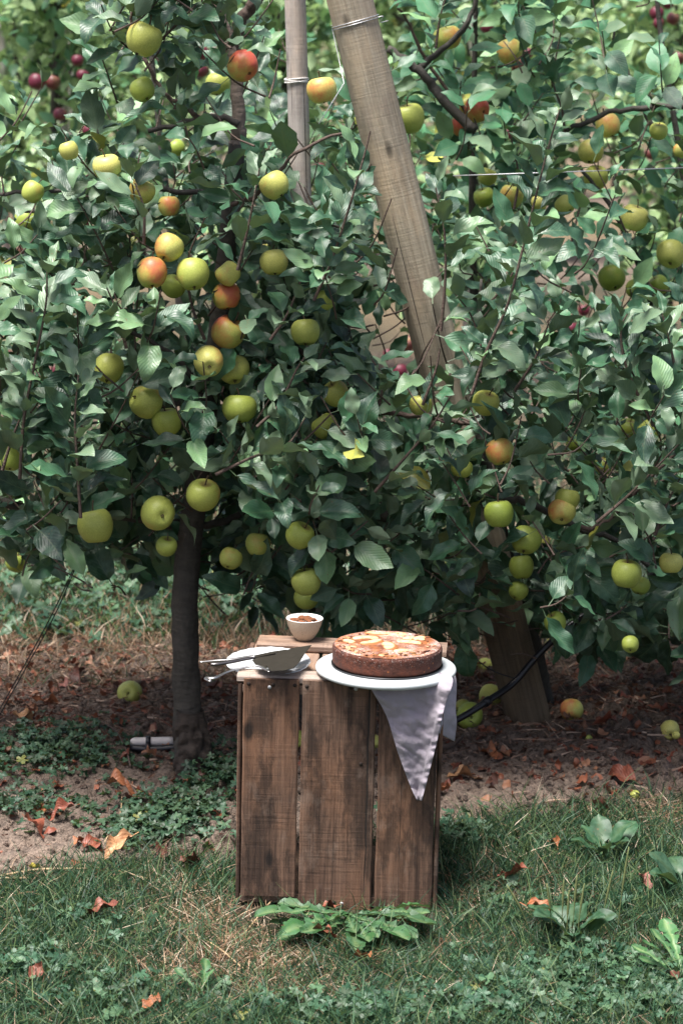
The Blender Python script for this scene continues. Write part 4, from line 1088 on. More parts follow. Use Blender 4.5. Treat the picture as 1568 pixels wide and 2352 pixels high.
SL = [(545, 215, .060, .023, 8), (625, 268, .060, .030, 28), (800, 302, .058, .030, -50), (990, 250, .058, .025, -6), (900, 140, .042, .030, 12),
      (650, 158, .056, .025, -4), (1040, 212, .050, .020, -4), (720, 120, .040, .020, 10), (1180, 190, .036, .020, 30), (400, 250, .036, .020, -30), (900, 340, .036, .020, 15)]
for k, (x, y, L, Wd, rot) in enumerate(SL):
    cx, cy = pix_cake(*zc(x, y), .012); o = slice_mesh(L, Wd, .75, k).build('apple_slice', M['slice'], cake)
    o.location = (cx, cy, float(topz(cx, cy)) + .0006); o.rotation_euler = (0, 0, R(rot * 1.6) + (math.pi if k in (1, 5) else 0))
mb = MB(); lathe(mb, [(0, -.0006), (.006, -.0006), (.0075, 0), (.006, .0009), (0, .0011)], 12); mb.V[0][:, 1] *= .62
M['flake'] = NT('almond_flake').m
t = NT('almond_flake_skin'); oi = t.n('ShaderNodeObjectInfo').outputs['Random']; t.base(t.ramp(oi, [(0, (.48, .34, .20)), (.35, (.38, .20, .08)), (.6, (.24, .09, .03)), (1, (.09, .025, .012))])); t.rough(.5); M['flake'] = t.m
fl0 = mb.build('almond_flake', M['flake'], cake); first = True
fl = [(965, 388, 70), (1150, 350, 60), (1020, 355, 10), (680, 455, 0), (530, 365, 0), (620, 410, 80), (860, 435, 30), (750, 375, 10), (1090, 390, 0), (1200, 340, -20), (430, 315, 0), (380, 350, 30), (300, 215, 10), (350, 230, 60), (1040, 430, 20), (810, 455, 0)]
for k in range(72):
    if k < len(fl): cx, cy = pix_cake(*zc(fl[k][0], fl[k][1])); rz = R(fl[k][2])
    else: a = random.uniform(0, 6.28); r_ = CR * math.sqrt(random.uniform(.45, .86)); cx, cy = r_ * math.cos(a), r_ * math.sin(a); rz = random.uniform(0, 6.28)
    o = fl0 if k == 0 else fl0.copy()
    if k: COL.objects.link(o); o.parent = cake
    s_ = random.uniform(.75, 1.15) if k < len(fl) else random.uniform(.35, .8)
    o.location = (cx, cy, float(topz(cx, cy)) + .0014); o.rotation_euler = (random.gauss(0, .25), random.gauss(0, .25), rz); o.scale = (s_, s_, s_)

# ------------------------------------------------------------------ napkin
def m_cloth():
    t = NT('linen'); oc = t.oc(); n = t.noise(oc, 26, 5, .62); wv = t.noise(t.mapv(oc, (900, 900, 250)), 1.0, 2); 
    t.base(t.mix(n, (.30, .265, .30), (.37, .33, .37))); t.rough(.9); t.bump(t.math('ADD', t.math('MULTIPLY', n, 1.0), t.math('MULTIPLY', wv, .25)), .8, .006)
    t.b.inputs['Sheen Weight'].default_value = .15; return t.m
M['cloth'] = m_cloth()
def curve_at(pts, t):
    pts = np.asarray(pts, float); d = np.concatenate([[0], np.cumsum(np.linalg.norm(np.diff(pts[:, :2], axis=0), axis=1))]); d /= d[-1]
    return np.array([np.interp(t, d, pts[:, k]) for k in range(pts.shape[1])])
nap = empty('linen_napkin', P(960, 1600, 4.75)); tag(nap, "lilac grey linen napkin hanging in a point from under the marble board", 'napkin')
def cloth_layer(name, Lc, Rc, nu, nv, amp, seed, hem=True, lie=True, hemside=1):
    V = []; Ls = catmull([np.array(q, float) for q in Lc], 10); Rs = catmull([np.array(q, float) for q in Rc], 10)
    for i in range(nv):
        v = i / (nv - 1); a = curve_at(Ls, v); b = curve_at(Rs, v)
        for j in range(nu):
            u_ = j / (nu - 1); px = a[0] + (b[0] - a[0]) * u_; py = a[1] + (b[1] - a[1]) * u_; Y = a[2] + (b[2] - a[2]) * u_
            py += 5 * math.sin(u_ * math.pi) * (1 - v)
            w_ = (fbm((px + py * .55) / 62 + seed, (py - px * .4) / 38, 2, seed) - .5) * 1.2 + .8 * abs(2 * fbm((px * .9 + py * .5) / 48 + seed, (py - px * .6) / 30, 2, seed + 4) - 1) ** .8
            w2 = (fbm((px + py * .6) / 22 + seed, (py - px * .5) / 15, 3, seed + 9) - .5)
            Y -= amp * w_ + .012 * w2 * (.5 + v * .6) + amp * .7 * math.sin((u_ * 1.15 + v * .35) * 5.5) * (.15 + v)
            ed = b[0] - px
            if hem and ed < 15 and v > .34: Y -= (.0040 + .0035 * math.sin(v * 95 + 1.5 * math.sin(v * 31)) * max(0, 1 - ed / 15)) * min(1, (15 - ed) / 2)
            V.append(np.array(P(px, py, Y)))
    F = [[i * nu + j, i * nu + j + 1, (i + 1) * nu + j + 1, (i + 1) * nu + j] for i in range(nv - 1) for j in range(nu - 1)]
    V = np.array(V)
    mb = MB(); mb.add(V, F); o = mb.build(name, M['cloth'], nap); o.location = -nap.location
    s = o.modifiers.new('thick', 'SOLIDIFY'); s.thickness = .0012; s.offset = 0
    return o
cloth_layer('front_fold', [(858, 1560, 4.80), (850, 1578, 4.765), (886, 1642, 4.764), (914, 1730, 4.762), (943, 1808, 4.762), (957, 1838, 4.764)],
            [(1010, 1545, 4.80), (1040, 1562, 4.74), (1019, 1632, 4.738), (1003, 1705, 4.742), (984, 1780, 4.75), (968, 1840, 4.758)], 60, 90, .011, 3)
cloth_layer('side_fold', [(985, 1552, 4.80), (1000, 1600, 4.765), (1006, 1650, 4.768), (1003, 1682, 4.772)],
            [(1030, 1535, 4.93), (1047, 1560, 4.90), (1046, 1630, 4.86), (1048, 1660, 4.86), (1043, 1704, 4.87)], 30, 40, .009, 8, hem=False)
mb = MB()    # flat part under the board
V = []; nu = 16
for i in range(nu):
    for j in range(nu):
        q = CM @ Vector((.065 + .150 * i / (nu - 1), -.005 + .14 * j / (nu - 1), TOPZ + .0035 + .0008 * math.sin(i * 1.3) * math.cos(j))); V.append(q)
mb.add(V, [[i * nu + j, (i + 1) * nu + j, (i + 1) * nu + j + 1, i * nu + j + 1] for i in range(nu - 1) for j in range(nu - 1)])
o = mb.build('covered_part', M['cloth'], nap); o.location = -nap.location
# hem stitched along the front fold's free edge
# ------------------------------------------------------------------ plate
M['china'] = m_plain('white_china', (.56, .58, .59), .18)
M['ochina'] = m_plain('brown_rim_line', (.25, .10, .08), .4)
def pw(V, a):
    r = np.hypot(V[..., 0], V[..., 1]); k = np.clip((r - .058) / .03, 0, 1)
    V[..., 2] += .0005 * np.cos(a * 24)[None, :] * k; s = 1 + .005 * np.cos(a * 12)[None, :] * k; V[..., 0] *= s; V[..., 1] *= s; return V
mb = MB(); lathe(mb, [(0, 0), (.045, 0), (.050, .0015), (.062, .006), (.080, .0115), (.089, .0135), (.0895, .0148), (.088, .0155), (.078, .0135), (.062, .0085), (.052, .0045), (0, .0035)], 120, wob=pw)
plate = mb.build('dessert_plate', M['china']); PX, PY, PZ = -.1585, .110, .4885
on_crate(plate, PX, PY, PZ, (R(4.3), R(-1.0), 0)); tag(plate, "white scalloped china plate lying under the cutlery", 'plate')
PM = plate.matrix_world.copy()
# ------------------------------------------------------------------ cutlery
M['silver'] = m_plain('tarnished_silver', (.50, .48, .47), .28, .95, .35, 40)
M['dsilver'] = m_plain('dark_silver_handle', (.13, .12, .12), .3, .9, .4, 50)
M['blade'] = m_plain('tarnished_blade', (.026, .023, .018), .62, .0, .4, 30)
def wpt(x, y, z):  # zoom-1 pixel at world height z
    px, py = (580 + x / 4.126) * .784, (1800 + y / 4.126) * .784; d = ray(px, py); t = (z - CH) / d.z; return np.array([d.x * t, d.y * t, z])
def flat_poly(mb, pts, th):
    pts = [np.asarray(p) for p in pts]; n = len(pts); c = sum(pts) / n; up = np.array([0, 0, th])
    V = pts + [p + up for p in pts] + [c, c + up * 1.4]
    F = [[i, (i + 1) % n, n + (i + 1) % n, n + i] for i in range(n)]
    F3 = [[2 * n, (i + 1) % n, i] for i in range(n)] + [[2 * n + 1, n + i, n + (i + 1) % n] for i in range(n)]
    mb.add(V, F, F3)
def handle(mb, pts, radii, flatz=.6):
    c = catmull(pts, 7); r = np.interp(np.linspace(0, 1, len(c)), np.linspace(0, 1, len(radii)), radii)
    n0 = len(mb.V); tube(mb, c, r, 12); 
    V = mb.V[-1]; k = 12
    for i in range(len(c)): V[i * k:(i + 1) * k, 2] = c[i][2] + (V[i * k:(i + 1) * k, 2] - c[i][2]) * flatz
def cutlery(name, label, cat, hpts, hr, bpts, hm, bm_, bz=.0012, ridge=None):
    root = empty(name, hpts[0]); tag(root, label, cat)
    mb = MB(); handle(mb, hpts, hr); o = mb.build('handle', M[hm], root); o.location = -root.location
    mb = MB(); flat_poly(mb, bpts, bz); o = mb.build('blade', M[bm_], root, smooth=False); o.location = -root.location
    return root
zt = .520
for q in [x for x in M['blade'].node_tree.nodes if x.type == 'BSDF_PRINCIPLED']: q.inputs['Specular IOR Level'].default_value = .12
cutlery('table_knife', "slim silver knife lying furthest back across the plate", 'knife',
        [wpt(22, 578, .523), wpt(200, 560, .524), wpt(420, 545, .525), wpt(640, 512, .527), wpt(690, 515, .527)], [.0030, .0034, .0040, .0046, .0050, .0035],
        [wpt(670, 505, .527), wpt(900, 455, .529), wpt(1060, 432, .530), wpt(1085, 438, .530), wpt(1060, 452, .530), wpt(900, 485, .529), wpt(690, 528, .527)], 'silver', 'blade')
cutlery('cake_server', "smaller cake server with a thick dark handle pointing left", 'cake server',
        [wpt(160, 602, .5235), wpt(230, 600, .524), wpt(420, 570, .5255), wpt(600, 535, .5275), wpt(690, 525, .528)], [.0068, .0072, .0064, .0058, .0055, .0030],
        [wpt(655, 560, .5245), wpt(700, 525, .526), wpt(940, 482, .5265), wpt(985, 500, .527), wpt(940, 620, .5255), wpt(830, 650, .5245), wpt(700, 620, .524)], 'dsilver', 'blade')
cutlery('cake_server', "large cake server with an ornate bright silver handle and a broad dark blade", 'cake server',
        [wpt(150, 812, .517), wpt(105, 775, .517), wpt(200, 770, .519), wpt(350, 700, .522), wpt(520, 655, .5255), wpt(700, 622, .529), wpt(800, 655, .5275), wpt(860, 695, .527)], [.003, .006, .0055, .0036, .0032, .0030, .0038, .0040, .0015],
        [wpt(822, 622, .5275), wpt(950, 480, .5315), wpt(1150, 412, .534), wpt(1370, 378, .537), wpt(1290, 480, .533), wpt(1220, 590, .530), wpt(1150, 655, .528), wpt(1050, 684, .527), wpt(880, 692, .5265)], 'silver', 'blade')
# ------------------------------------------------------------------ bowl and almonds
def m_stone():
    t = NT('speckled_stoneware'); oc = t.oc(); n = t.noise(oc, 40, 3); s = t.noise(oc, 480, 2, .5); s2 = t.vor(oc, 90)
    c = t.mix(n, (.42, .34, .25), (.54, .46, .35)); c = t.mix(t.ramp(s, [(.60, 0), (.70, .6)]), c, (.16, .10, .06)); t.base(t.mix(t.ramp(s2, [(.06, .9), (.09, 0)]), c, (.10, .05, .03))); t.rough(.45); return t.m
M['stone'] = m_stone(); M['glaze'] = m_plain('white_glaze', (.72, .70, .68), .2, 0, .06, 200)
bowl = empty('almond_bowl'); bwx, bwy = -.094, CD - .030
on_crate(bowl, bwx, bwy, TOPZ + .0022); tag(bowl, "small cream speckled bowl of almonds on the crate's back cleat", 'bowl')
mb = MB(); lathe(mb, [(0, 0), (.014, 0), (.0165, .001), (.023, .008), (.0305, .020), (.0365, .034), (.0400, .047), (.0404, .0488)], 56); mb.build('outer_wall', M['stone'], bowl)
mb = MB(); lathe(mb, [(.0404, .0488), (.0396, .0498), (.0386, .049), (.0345, .034), (.028, .021), (.020, .010), (0, .006)], 56); mb.build('glazed_inside', M['glaze'], bowl)
M['almond'] = NT('x').m
t = NT('almond_skin'); oc = t.oc(); n = t.noise(t.mapv(oc, (9, 1.5, 9)), 1.0, 4, .7); t.base(t.mix(n, (.17, .055, .022), (.36, .135, .055))); t.rough(.6); t.bump(n, .6, .05); M['almond'] = t.m
def almond():
    n = 12; th = np.linspace(.01, math.pi - .01, n); rho = np.sin(th) ** .9 * (1 - .22 * np.cos(th)); mb = MB(); lathe(mb, np.stack([rho * .5, np.cos(th) * 1.0], 1)[::-1], 14)
    V = mb.V[0]; V[:] = np.stack([V[:, 0], V[:, 2], V[:, 1] * .62], 1); return mb
al0 = almond().build('almond', M['almond'])
alp = []
for k in range(19):
    if k < 7: a = k * .9; r_ = .024; z_ = .0405
    elif k < 13: a = k * 1.05; r_ = .014; z_ = .0445
    elif k < 17: a = k * 1.6; r_ = .0075; z_ = .048
    else: a = k * 2.9; r_ = .020; z_ = .0435
    alp.append((r_ * math.cos(a), r_ * math.sin(a), z_ + random.uniform(-.0015, .0015)))
for k, (x, y, z) in enumerate(alp):
    o = al0 if k == 0 else al0.copy()
    if k: COL.objects.link(o)
    on_crate(o, bwx + x, bwy + y, TOPZ + .0022 + z + .001, (random.gauss(0, .3), random.gauss(0, .3), random.uniform(0, 6.28)), .0112 * random.uniform(.9, 1.1))
    tag(o, "brown almond heaped in the small speckled bowl", 'almond', 'almonds in the bowl')

# ------------------------------------------------------------------ fallen apples
for x, y, d, tone, bl, lab in [(298, 1592, 60, .6, .0, "pale green apple lying on the soil left of the left trunk"), (1355, 1455, 52, .6, .0, "pale green fallen apple half behind hanging leaves at right"),
    (1113, 1523, 42, .45, .0, "small green fallen apple between cake and leaning post"), (1127, 1602, 56, .6, .0, "pale green fallen apple behind the hose"),
    (1078, 1638, 64, .1, .1, "dark green fallen apple under the hose by the napkin"), (1312, 1637, 54, .7, .7, "pinkish fallen apple lying right of the leaning post"),
    (1537, 1672, 48, .95, .3, "yellow fallen apple at the right edge"), (1062, 1618, 40, .4, .4, "brownish fallen apple behind the dark one by the napkin"),
    (1551, 1702, 20, .8, 0, "tiny yellow windfall below the yellow apple at the right edge"), (1458, 1825, 24, .5, 0, "small green windfall among red leaves at right"),
    (1352, 1686, 18, .3, 0, "tiny dark green windfall in front of the pinkish apple"), (1260, 1475, 18, .9, 0, "tiny yellow windfall right of the post, nearer the trunk"), (1345, 1487, 16, .8, 0, "tiny yellow windfall beside a pale dry leaf"),
    (684, 1700, 44, .3, 0, "green windfall seen through the crate's left gap"), (858, 1705, 44, .8, .2, "yellow windfall seen through the crate's right gap")]:
    p = G(x, y + d * .42); dia = d * mpp(p.y); p.z = float(ground_h(p.x, p.y)) + dia * .36
    put_apple(p, dia, tone, bl, lab, 'apples fallen on the ground', (random.gauss(0, .8), -.6, random.gauss(-.2, .5)), parts=d > 30)

# ------------------------------------------------------------------ grass and litter
def blades(mb, P0, h, wd, lean, az, col, curve=.5):
    n = len(P0); d = np.stack([np.cos(az) * np.sin(lean), np.sin(az) * np.sin(lean), np.cos(lean)], 1)
    side = np.cross(d, np.stack([rng.normal(size=n), rng.normal(size=n), rng.normal(size=n) * .3], 1)); side /= np.linalg.norm(side, axis=1)[:, None] + 1e-9
    droop = np.stack([np.cos(az), np.sin(az), -np.ones(n) * .9], 1) * (h * curve)[:, None]
    lv = [(0, 1.0), (.5, .8), (1.0, .05)]; V = np.zeros((n, 6, 3))
    for i, (t, w_) in enumerate(lv):
        c = P0 + d * (h * t)[:, None] + droop * (t * t * .5)
        V[:, 2 * i] = c - side * (wd * w_ / 2)[:, None]; V[:, 2 * i + 1] = c + side * (wd * w_ / 2)[:, None]
    V[:, :, 2] = np.maximum(V[:, :, 2], P0[:, 2:3] - .004 + .002 * np.arange(6)[None] * .3)
    off = (np.arange(n) * 6)[:, None, None]
    F = (np.array([[0, 1, 3, 2], [2, 3, 5, 4]])[None] + off).reshape(-1, 4)
    mb.add(V.reshape(-1, 3), F, col=np.repeat(col, 6, 0))
def scat_pts(n, x0, x1, y0, y1, want):
    x = rng.uniform(x0, x1, n); y = rng.uniform(y0, y1, n); m = rng.random(n) < want(x, y); x = x[m]; y = y[m]
    return np.stack([x, y, ground_h(x, y)], 1)
def under_crate(x, y):
    q = np.abs(x + .005) < .212; return q & (y > 4.80) & (y < 5.12)
def gpt(px, py): q = G(px, py); return q.x, q.y
DRY = [(gpt(500, 2120), .17, .10, 1.0), (gpt(600, 2200), .15, .09, 1.0), (gpt(450, 2230), .16, .08, .8), (gpt(700, 2290), .22, .05, .7), (gpt(1000, 2180), .12, .07, .55), (gpt(400, 2040), .10, .08, .7), (gpt(1150, 2060), .14, .06, .5), (gpt(1500, 1850), .12, .12, .8)]
def dry(x, y):
    s = .20 + .40 * (fbm(x * 5, y * 5, 3, 71) - .5) * 1.4
    for (cx, cy), sx, sy, a in DRY: s = s + a * np.exp(-((x - cx) / sx) ** 2 - ((y - cy) / sy) ** 2)
    return np.clip(s, .04, .97)
GREEN = np.array([[.012, .050, .024], [.028, .090, .040], [.065, .145, .065], [.11, .17, .06]]); STRAW = np.array([[.60, .42, .28], [.42, .26, .15], [.27, .15, .085], [.75, .60, .45]])
def pick(pal, n): return pal[rng.integers(0, len(pal), n)] * rng.uniform(.75, 1.2, (n, 1))
pts = scat_pts(150000, -1.15, 1.25, 4.0, 5.6, lambda x, y: (1 - soilmask(x, y)) * np.where(under_crate(x, y), 0, 1) * np.where((np.abs(x + .005) < .22) & (y > 4.66) & (y < 4.82), .22, 1) * (.6 + .4 * fbm(x * 7, y * 7, 2, 3)))
isd = rng.random(len(pts)) < dry(pts[:, 0], pts[:, 1]) * .72
for sel, nm, lab in ((~isd, 'green_grass', "short dark green grass growing round the crate's foot"), (isd, 'dry_grass', "straw coloured dry grass matted through the lawn in front")):
    p = pts[sel]; n = len(p); mb = MB()
    if nm == 'green_grass': blades(mb, p, rng.gamma(6, .0084, n), rng.uniform(.0016, .0030, n), np.abs(rng.normal(.45, .35, n)), rng.uniform(0, 6.28, n), pick(GREEN, n), .5)
    else: blades(mb, p, rng.gamma(5, .0075, n), rng.uniform(.0013, .0024, n), np.abs(rng.normal(1.05, .3, n)), rng.uniform(0, 6.28, n), pick(STRAW, n), .25)
    tag(mb.build(nm, M['grass']), lab, 'grass', kind='stuff')
pts = scat_pts(85000, -1.9, 2.2, 6.55, 10.6, lambda x, y: (1 - soilmask(x, y)) * np.where(y < 8.6, 1, .35)); n = len(pts); mb = MB()
cb = np.where((rng.random(n) < .36 + .5 * (1 - sstep(6.6, 7.4, pts[:, 1])))[:, None], pick(STRAW, n) * .8, pick(GREEN, n) * 1.35)
blades(mb, pts, rng.gamma(5, .012, n), rng.uniform(.003, .006, n), np.abs(rng.normal(.4, .3, n)), rng.uniform(0, 6.28, n), cb, .4)
tag(mb.build('alley_grass', M['grass']), "blurred green and tan grass alley behind the near tree row", 'grass', kind='stuff')
# straw coloured fringe and litter on the soil
BR = np.array([[.20, .12, .08], [.32, .20, .14], [.11, .06, .04], [.48, .34, .25], [.20, .08, .05]])
pts = scat_pts(26000, -1.2, 1.3, 4.95, 7.0, lambda x, y: soilmask(x, y) * (.10 + .9 * sstep(5.5, 5.9, y + .25 * (fbm(x * 3, y * 3, 2, 5) - .5) - .1 * (x < -.1))) * np.where(under_crate(x, y), 0, 1)); n = len(pts); mb = MB()
pts[:, 2] += rng.uniform(.001, .008, n); blades(mb, pts, rng.gamma(3, .009, n), rng.uniform(.0016, .005, n), rng.normal(1.42, .2, n), rng.uniform(0, 6.28, n), pick(BR, n), .1)
tag(mb.build('dry_litter', M['litter']), "brown straw, rootlets and chips littering the bare soil", 'litter', kind='stuff')
pts = scat_pts(7000, -1.2, 1.3, 6.2, 7.05, lambda x, y: sstep(6.3, 6.6, y + .2 * fbm(x * 3, y * 3, 2, 6)) * .8 * np.where(x < .1, 1, .35)); n = len(pts); mb = MB()
blades(mb, pts, rng.gamma(6, .010, n), rng.uniform(.002, .004, n), np.abs(rng.normal(.7, .4, n)), rng.uniform(0, 6.28, n), pick(np.array([[.34, .22, .13], [.24, .15, .09], [.46, .33, .22], [.06, .11, .05]]), n), .5)
tag(mb.build('dead_grass_fringe', M['grass']), "rusty dead grass fringe behind the left trunk", 'grass', kind='stuff')
# clods and crumbs of earth
def clod(seed):
    rr = np.random.default_rng(seed); n, m_ = 7, 9; V = []
    for i in range(n):
        th = math.pi * (i + .35) / (n - .3)
        for k in range(m_):
            a = 2 * math.pi * k / m_; r = .5 * rr.uniform(.72, 1.15); V.append((r * math.sin(th) * math.cos(a), r * math.sin(th) * math.sin(a), r * .7 * math.cos(th)))
    F = [[i * m_ + k, i * m_ + (k + 1) % m_, (i + 1) * m_ + (k + 1) % m_, (i + 1) * m_ + k] for i in range(n - 1) for k in range(m_)]
    V += [(0, 0, .33), (0, 0, -.33)]; F3 = [[n * m_, k, (k + 1) % m_] for k in range(m_)] + [[n * m_ + 1, (n - 1) * m_ + (k + 1) % m_, (n - 1) * m_ + k] for k in range(m_)]
    return np.array(V), np.array(F), np.array(F3), np.zeros((len(V), 2))
pts = scat_pts(17000, -1.1, 1.2, 4.95, 6.7, lambda x, y: soilmask(x, y) * (.15 + .85 * sstep(.42, .6, fbm(x * 4, y * 4, 3, 44))) * np.where(under_crate(x, y), 0, 1)); n = len(pts); mb = MB()
szc = np.clip(rng.gamma(2.0, .0042, n), .003, .034); pts[:, 2] += szc * .12; f = rng.uniform(.55, 1.25, (n, 1))
scatter(mb, [clod(s_) for s_ in range(6)], pts, basis(rng.normal(size=(n, 3)), rng.normal(size=(n, 3))), szc, np.array([.32, .235, .185]) * f)
tag(mb.build('soil_clods', M['ground'], smooth=False), "crumbly brown clods of earth on the bare soil", 'soil', kind='stuff')
# crumbled leaves
dl_protos = [leaf_proto(7, 5, random.uniform(-.6, .9), random.uniform(-1.5, 1.8), .12, random.uniform(-1, 1), random.uniform(.28, .38), .15, seed=300 + s) for s in range(8)]
pts = scat_pts(3400, -1.2, 1.3, 5.0, 6.9, lambda x, y: soilmask(x, y) * (.15 + .85 * sstep(5.2, 5.7, y)) * np.where(under_crate(x, y), 0, 1)); n = len(pts); pts[:, 2] += .006
d = rng.normal(size=(n, 3)) * [1, 1, .25]; nn_ = np.array([0, 0, 1.]) + rng.normal(0, .4, (n, 3)); mb = MB()
scatter(mb, dl_protos, pts, basis(d, nn_), rng.uniform(.015, .042, n), pick(np.array([[.26, .085, .042], [.14, .06, .04], [.34, .16, .09], [.20, .055, .03]]), n))
tag(mb.build('leaf_litter', M['dryleaf']), "crumbled brown leaf litter scattered over the soil", 'litter', kind='stuff')

# ------------------------------------------------------------------ ground cover of lobed leaves
def lobed(seed, lobes=5):
    rr = np.random.default_rng(seed); n = lobes * 6; V = [(0, .5, 0)]; UV = [(.5, .3)]
    for k in range(n):
        a = -math.pi / 2 + 2 * math.pi * (k + .5) / n; ph = (k % 6)
        r = (.52 if ph in (2, 3) else .44 if ph in (1, 4) else .27) * rr.uniform(.9, 1.1)
        if k in (0, n - 1): r = .12
        V.append((r * math.cos(a), .5 + r * math.sin(a), .10 * math.sin(a * 3 + seed) * r * 2 + .05 * rr.normal())); UV.append((.5 + .5 * math.cos(a), .3 + .2))
    F3 = [[0, 1 + k, 1 + (k + 1) % n] for k in range(n)]
    return np.array(V), [], np.array(F3), np.array(UV)
lob = [lobed(s) for s in range(6)]
def cover(name, label, patches, size, hmax, light=1.0, cat='ground cover', tint=(1, 1, 1)):
    pos = []
    for (px, py, sx, sy, n) in patches:
        c = G(px, py); x = rng.normal(c.x, sx, n); y = rng.normal(c.y, sy, n); ok = ~((np.abs(x + .008) < .245) & (y > 4.74) & (y < 5.16)); x = x[ok]; y = y[ok]
        pos.append(np.stack([x, y, ground_h(x, y) + rng.uniform(.006, hmax, len(x)) * np.exp(-((x - c.x) / (1.8 * sx)) ** 2)], 1))
    pos = np.concatenate(pos); n = len(pos); mb = MB(); d = rng.normal(size=(n, 3)) * [1, 1, .2]; nn2 = np.array([0, -.15, 1.]) + rng.normal(0, .38, (n, 3))
    colr = pick(np.array([[.016, .055, .028], [.030, .080, .040], [.058, .115, .055], [.030, .055, .026]]), n) * light * np.array(tint)
    colr = np.where((rng.random(n) < .006)[:, None], np.array([.20, .20, .05]), colr)
    B = basis(d, nn2); sz = size * rng.uniform(.6, 1.25, n); scatter(mb, lob, pos, B, sz, colr)
    g = pos.copy(); g[:, 2] = ground_h(pos[:, 0], pos[:, 1]); m = rng.random(n) < .4
    blades(mb, g[m], np.maximum(pos[m, 2] - g[m, 2], .01), np.full(m.sum(), .0014), np.full(m.sum(), .1), rng.uniform(0, 6.28, m.sum()), colr[m] * 1.3, .05)
    tag(mb.build(name, M['weed']), label, cat, kind='stuff')
cover('ground_cover', "low lobed green weeds covering the soil between the left edge and the crate",
      [(90, 1745, .13, .07, 420), (60, 1850, .08, .05, 160), (400, 1880, .085, .07, 420), (490, 1800, .05, .08, 230), (330, 1930, .05, .04, 120), (150, 1700, .10, .05, 130)], .026, .045, .85)
cover('lawn_weeds', "lobed leafy weeds filling the lawn at the bottom right and left corners",
      [(1350, 2250, .18, .06, 400), (1150, 2320, .20, .04, 240), (1500, 2300, .10, .06, 230), (950, 2335, .16, .03, 90), (60, 2230, .09, .05, 120), (230, 2310, .14, .04, 130), (1050, 1920, .07, .06, 90), (700, 2330, .12, .03, 110), (1300, 2080, .14, .06, 70), (150, 2130, .15, .05, 50)], .030, .036, 1.25)
cover('alley_weeds', "blurred broad leaved weeds across the grass alley behind",
      [(120, 1330, .55, .32, 800), (560, 1345, .4, .25, 300), (100, 1440, .25, .12, 160), (520, 1390, .2, .1, 90), (1050, 1330, .4, .3, 200)], .050, .06, 1.2)

# ------------------------------------------------------------------ single weeds
def plant(name, label, px, py, leaves, mat='weed', cat='plant'):
    c = G(px, py); root = empty(name, c); tag(root, label, cat); return root, c
def dandelion_leaf(L, seed, w_=.15):
    rr = np.random.default_rng(seed); n = 44; V = []; C = []; ph = rr.uniform(0, 1); fr = rr.uniform(5.5, 7.5); bend = rr.normal() * .12; c0 = rr.uniform(.7, 1.15)
    for i in range(n):
        t = i / (n - 1); env = (.12 + .95 * t ** .8) * (1 - max(0, t - .80) / .20) ** .5 + .01
        row = []
        for sd_ in (-1, 1):
            q = (t * fr + ph + (.18 if sd_ > 0 else 0)) % 1.0; lobe = .30 + .75 * (q ** 1.6 if q < .8 else (1 - q) / .2 * .7)
            if t > .80: lobe = .85
            row.append(w_ * L * env * lobe * rr.uniform(.85, 1.15))
        zc_ = .05 * L * math.sin(t * 2.8) + .012 * L * math.sin(t * 17 + ph * 9)
        for u_, wd in ((-1, row[0]), (-.5, row[0]), (-.0, 0), (.5, row[1]), (1, row[1])):
            x = wd * u_; V.append((x + bend * L * t * t, t * L - abs(u_) * .06 * L * (t < .85), zc_ + .35 * abs(x) + .03 * L * math.sin(t * 23 + u_ * 4) * abs(u_) * .35))
            C.append(np.array((.034, .105, .030)) * c0 if u_ else (.13, .20, .08))
    F = [[i * 5 + j, i * 5 + j + 1, i * 5 + j + 6, i * 5 + j + 5] for i in range(n - 1) for j in range(4)]
    return np.array(V), F, np.array(C)
def rosette(name, label, px, py, spec, tilt=12, light=1.0, fn=dandelion_leaf):
    root, c = plant(name, label, px, py, None)
    for k, (ang, L) in enumerate(spec):
        V, F, C = fn(L, k + int(px)); mb = MB(); mb.add(V, F, col=C * light * random.uniform(.8, 1.2))
        o = mb.build('leaf', M['weed'], root); o.rotation_euler = Euler((R(tilt + random.uniform(-12, 16) * (tilt > 9)), R(random.uniform(-25, 25)), R(ang - 90))); o.location = (0, 0, .008 + .001 * k)
    return root
rosette('dandelion_plant', "jagged leaved dandelion flattened at the foot of the crate", 800, 2128,
        [(200, .17), (185, .16), (212, .19), (232, .17), (250, .17), (268, .20), (285, .18), (300, .20), (320, .20), (342, .18), (355, .17), (5, .17), (170, .15), (335, .21), (275, .14), (225, .20), (193, .20), (308, .14), (242, .12)], 5, 1.0)
rosette('dandelion_plant', "upright jagged dandelion leaves at the right edge near the bottom", 1568, 2260, [(92, .16), (150, .12), (120, .13), (60, .12), (180, .10), (200, .12)], 28, 1.35)
rosette('dandelion_plant', "single jagged weed at the bottom left of centre", 460, 2300, [(95, .10), (130, .08), (60, .07), (270, .06)], 32, 1.0)
def broad_leaf(L, seed):
    n = 12; V = []; C = []
    for i in range(n):
        t = i / (n - 1); wd = .022 * L if t < .36 else .20 * L * math.sin(math.pi * ((t - .36) / .64) ** .85) ** .65 + .002 if t < 1 else .002
        z = (.16 + .1 * math.sin(seed)) * L * math.sin(t * (2.2 + .5 * math.sin(seed * 2)))
        for u_ in (-1, -.5, 0, .5, 1): V.append((wd * u_, t * L, z + .12 * abs(wd * u_) + .004 * math.sin(t * 14 + u_ * 3) * abs(u_))); C.append((.024, .075, .032) if u_ else (.06, .115, .05))
    return np.array(V), [[i * 5 + j, i * 5 + j + 1, i * 5 + j + 6, i * 5 + j + 5] for i in range(n - 1) for j in range(4)], np.array(C)
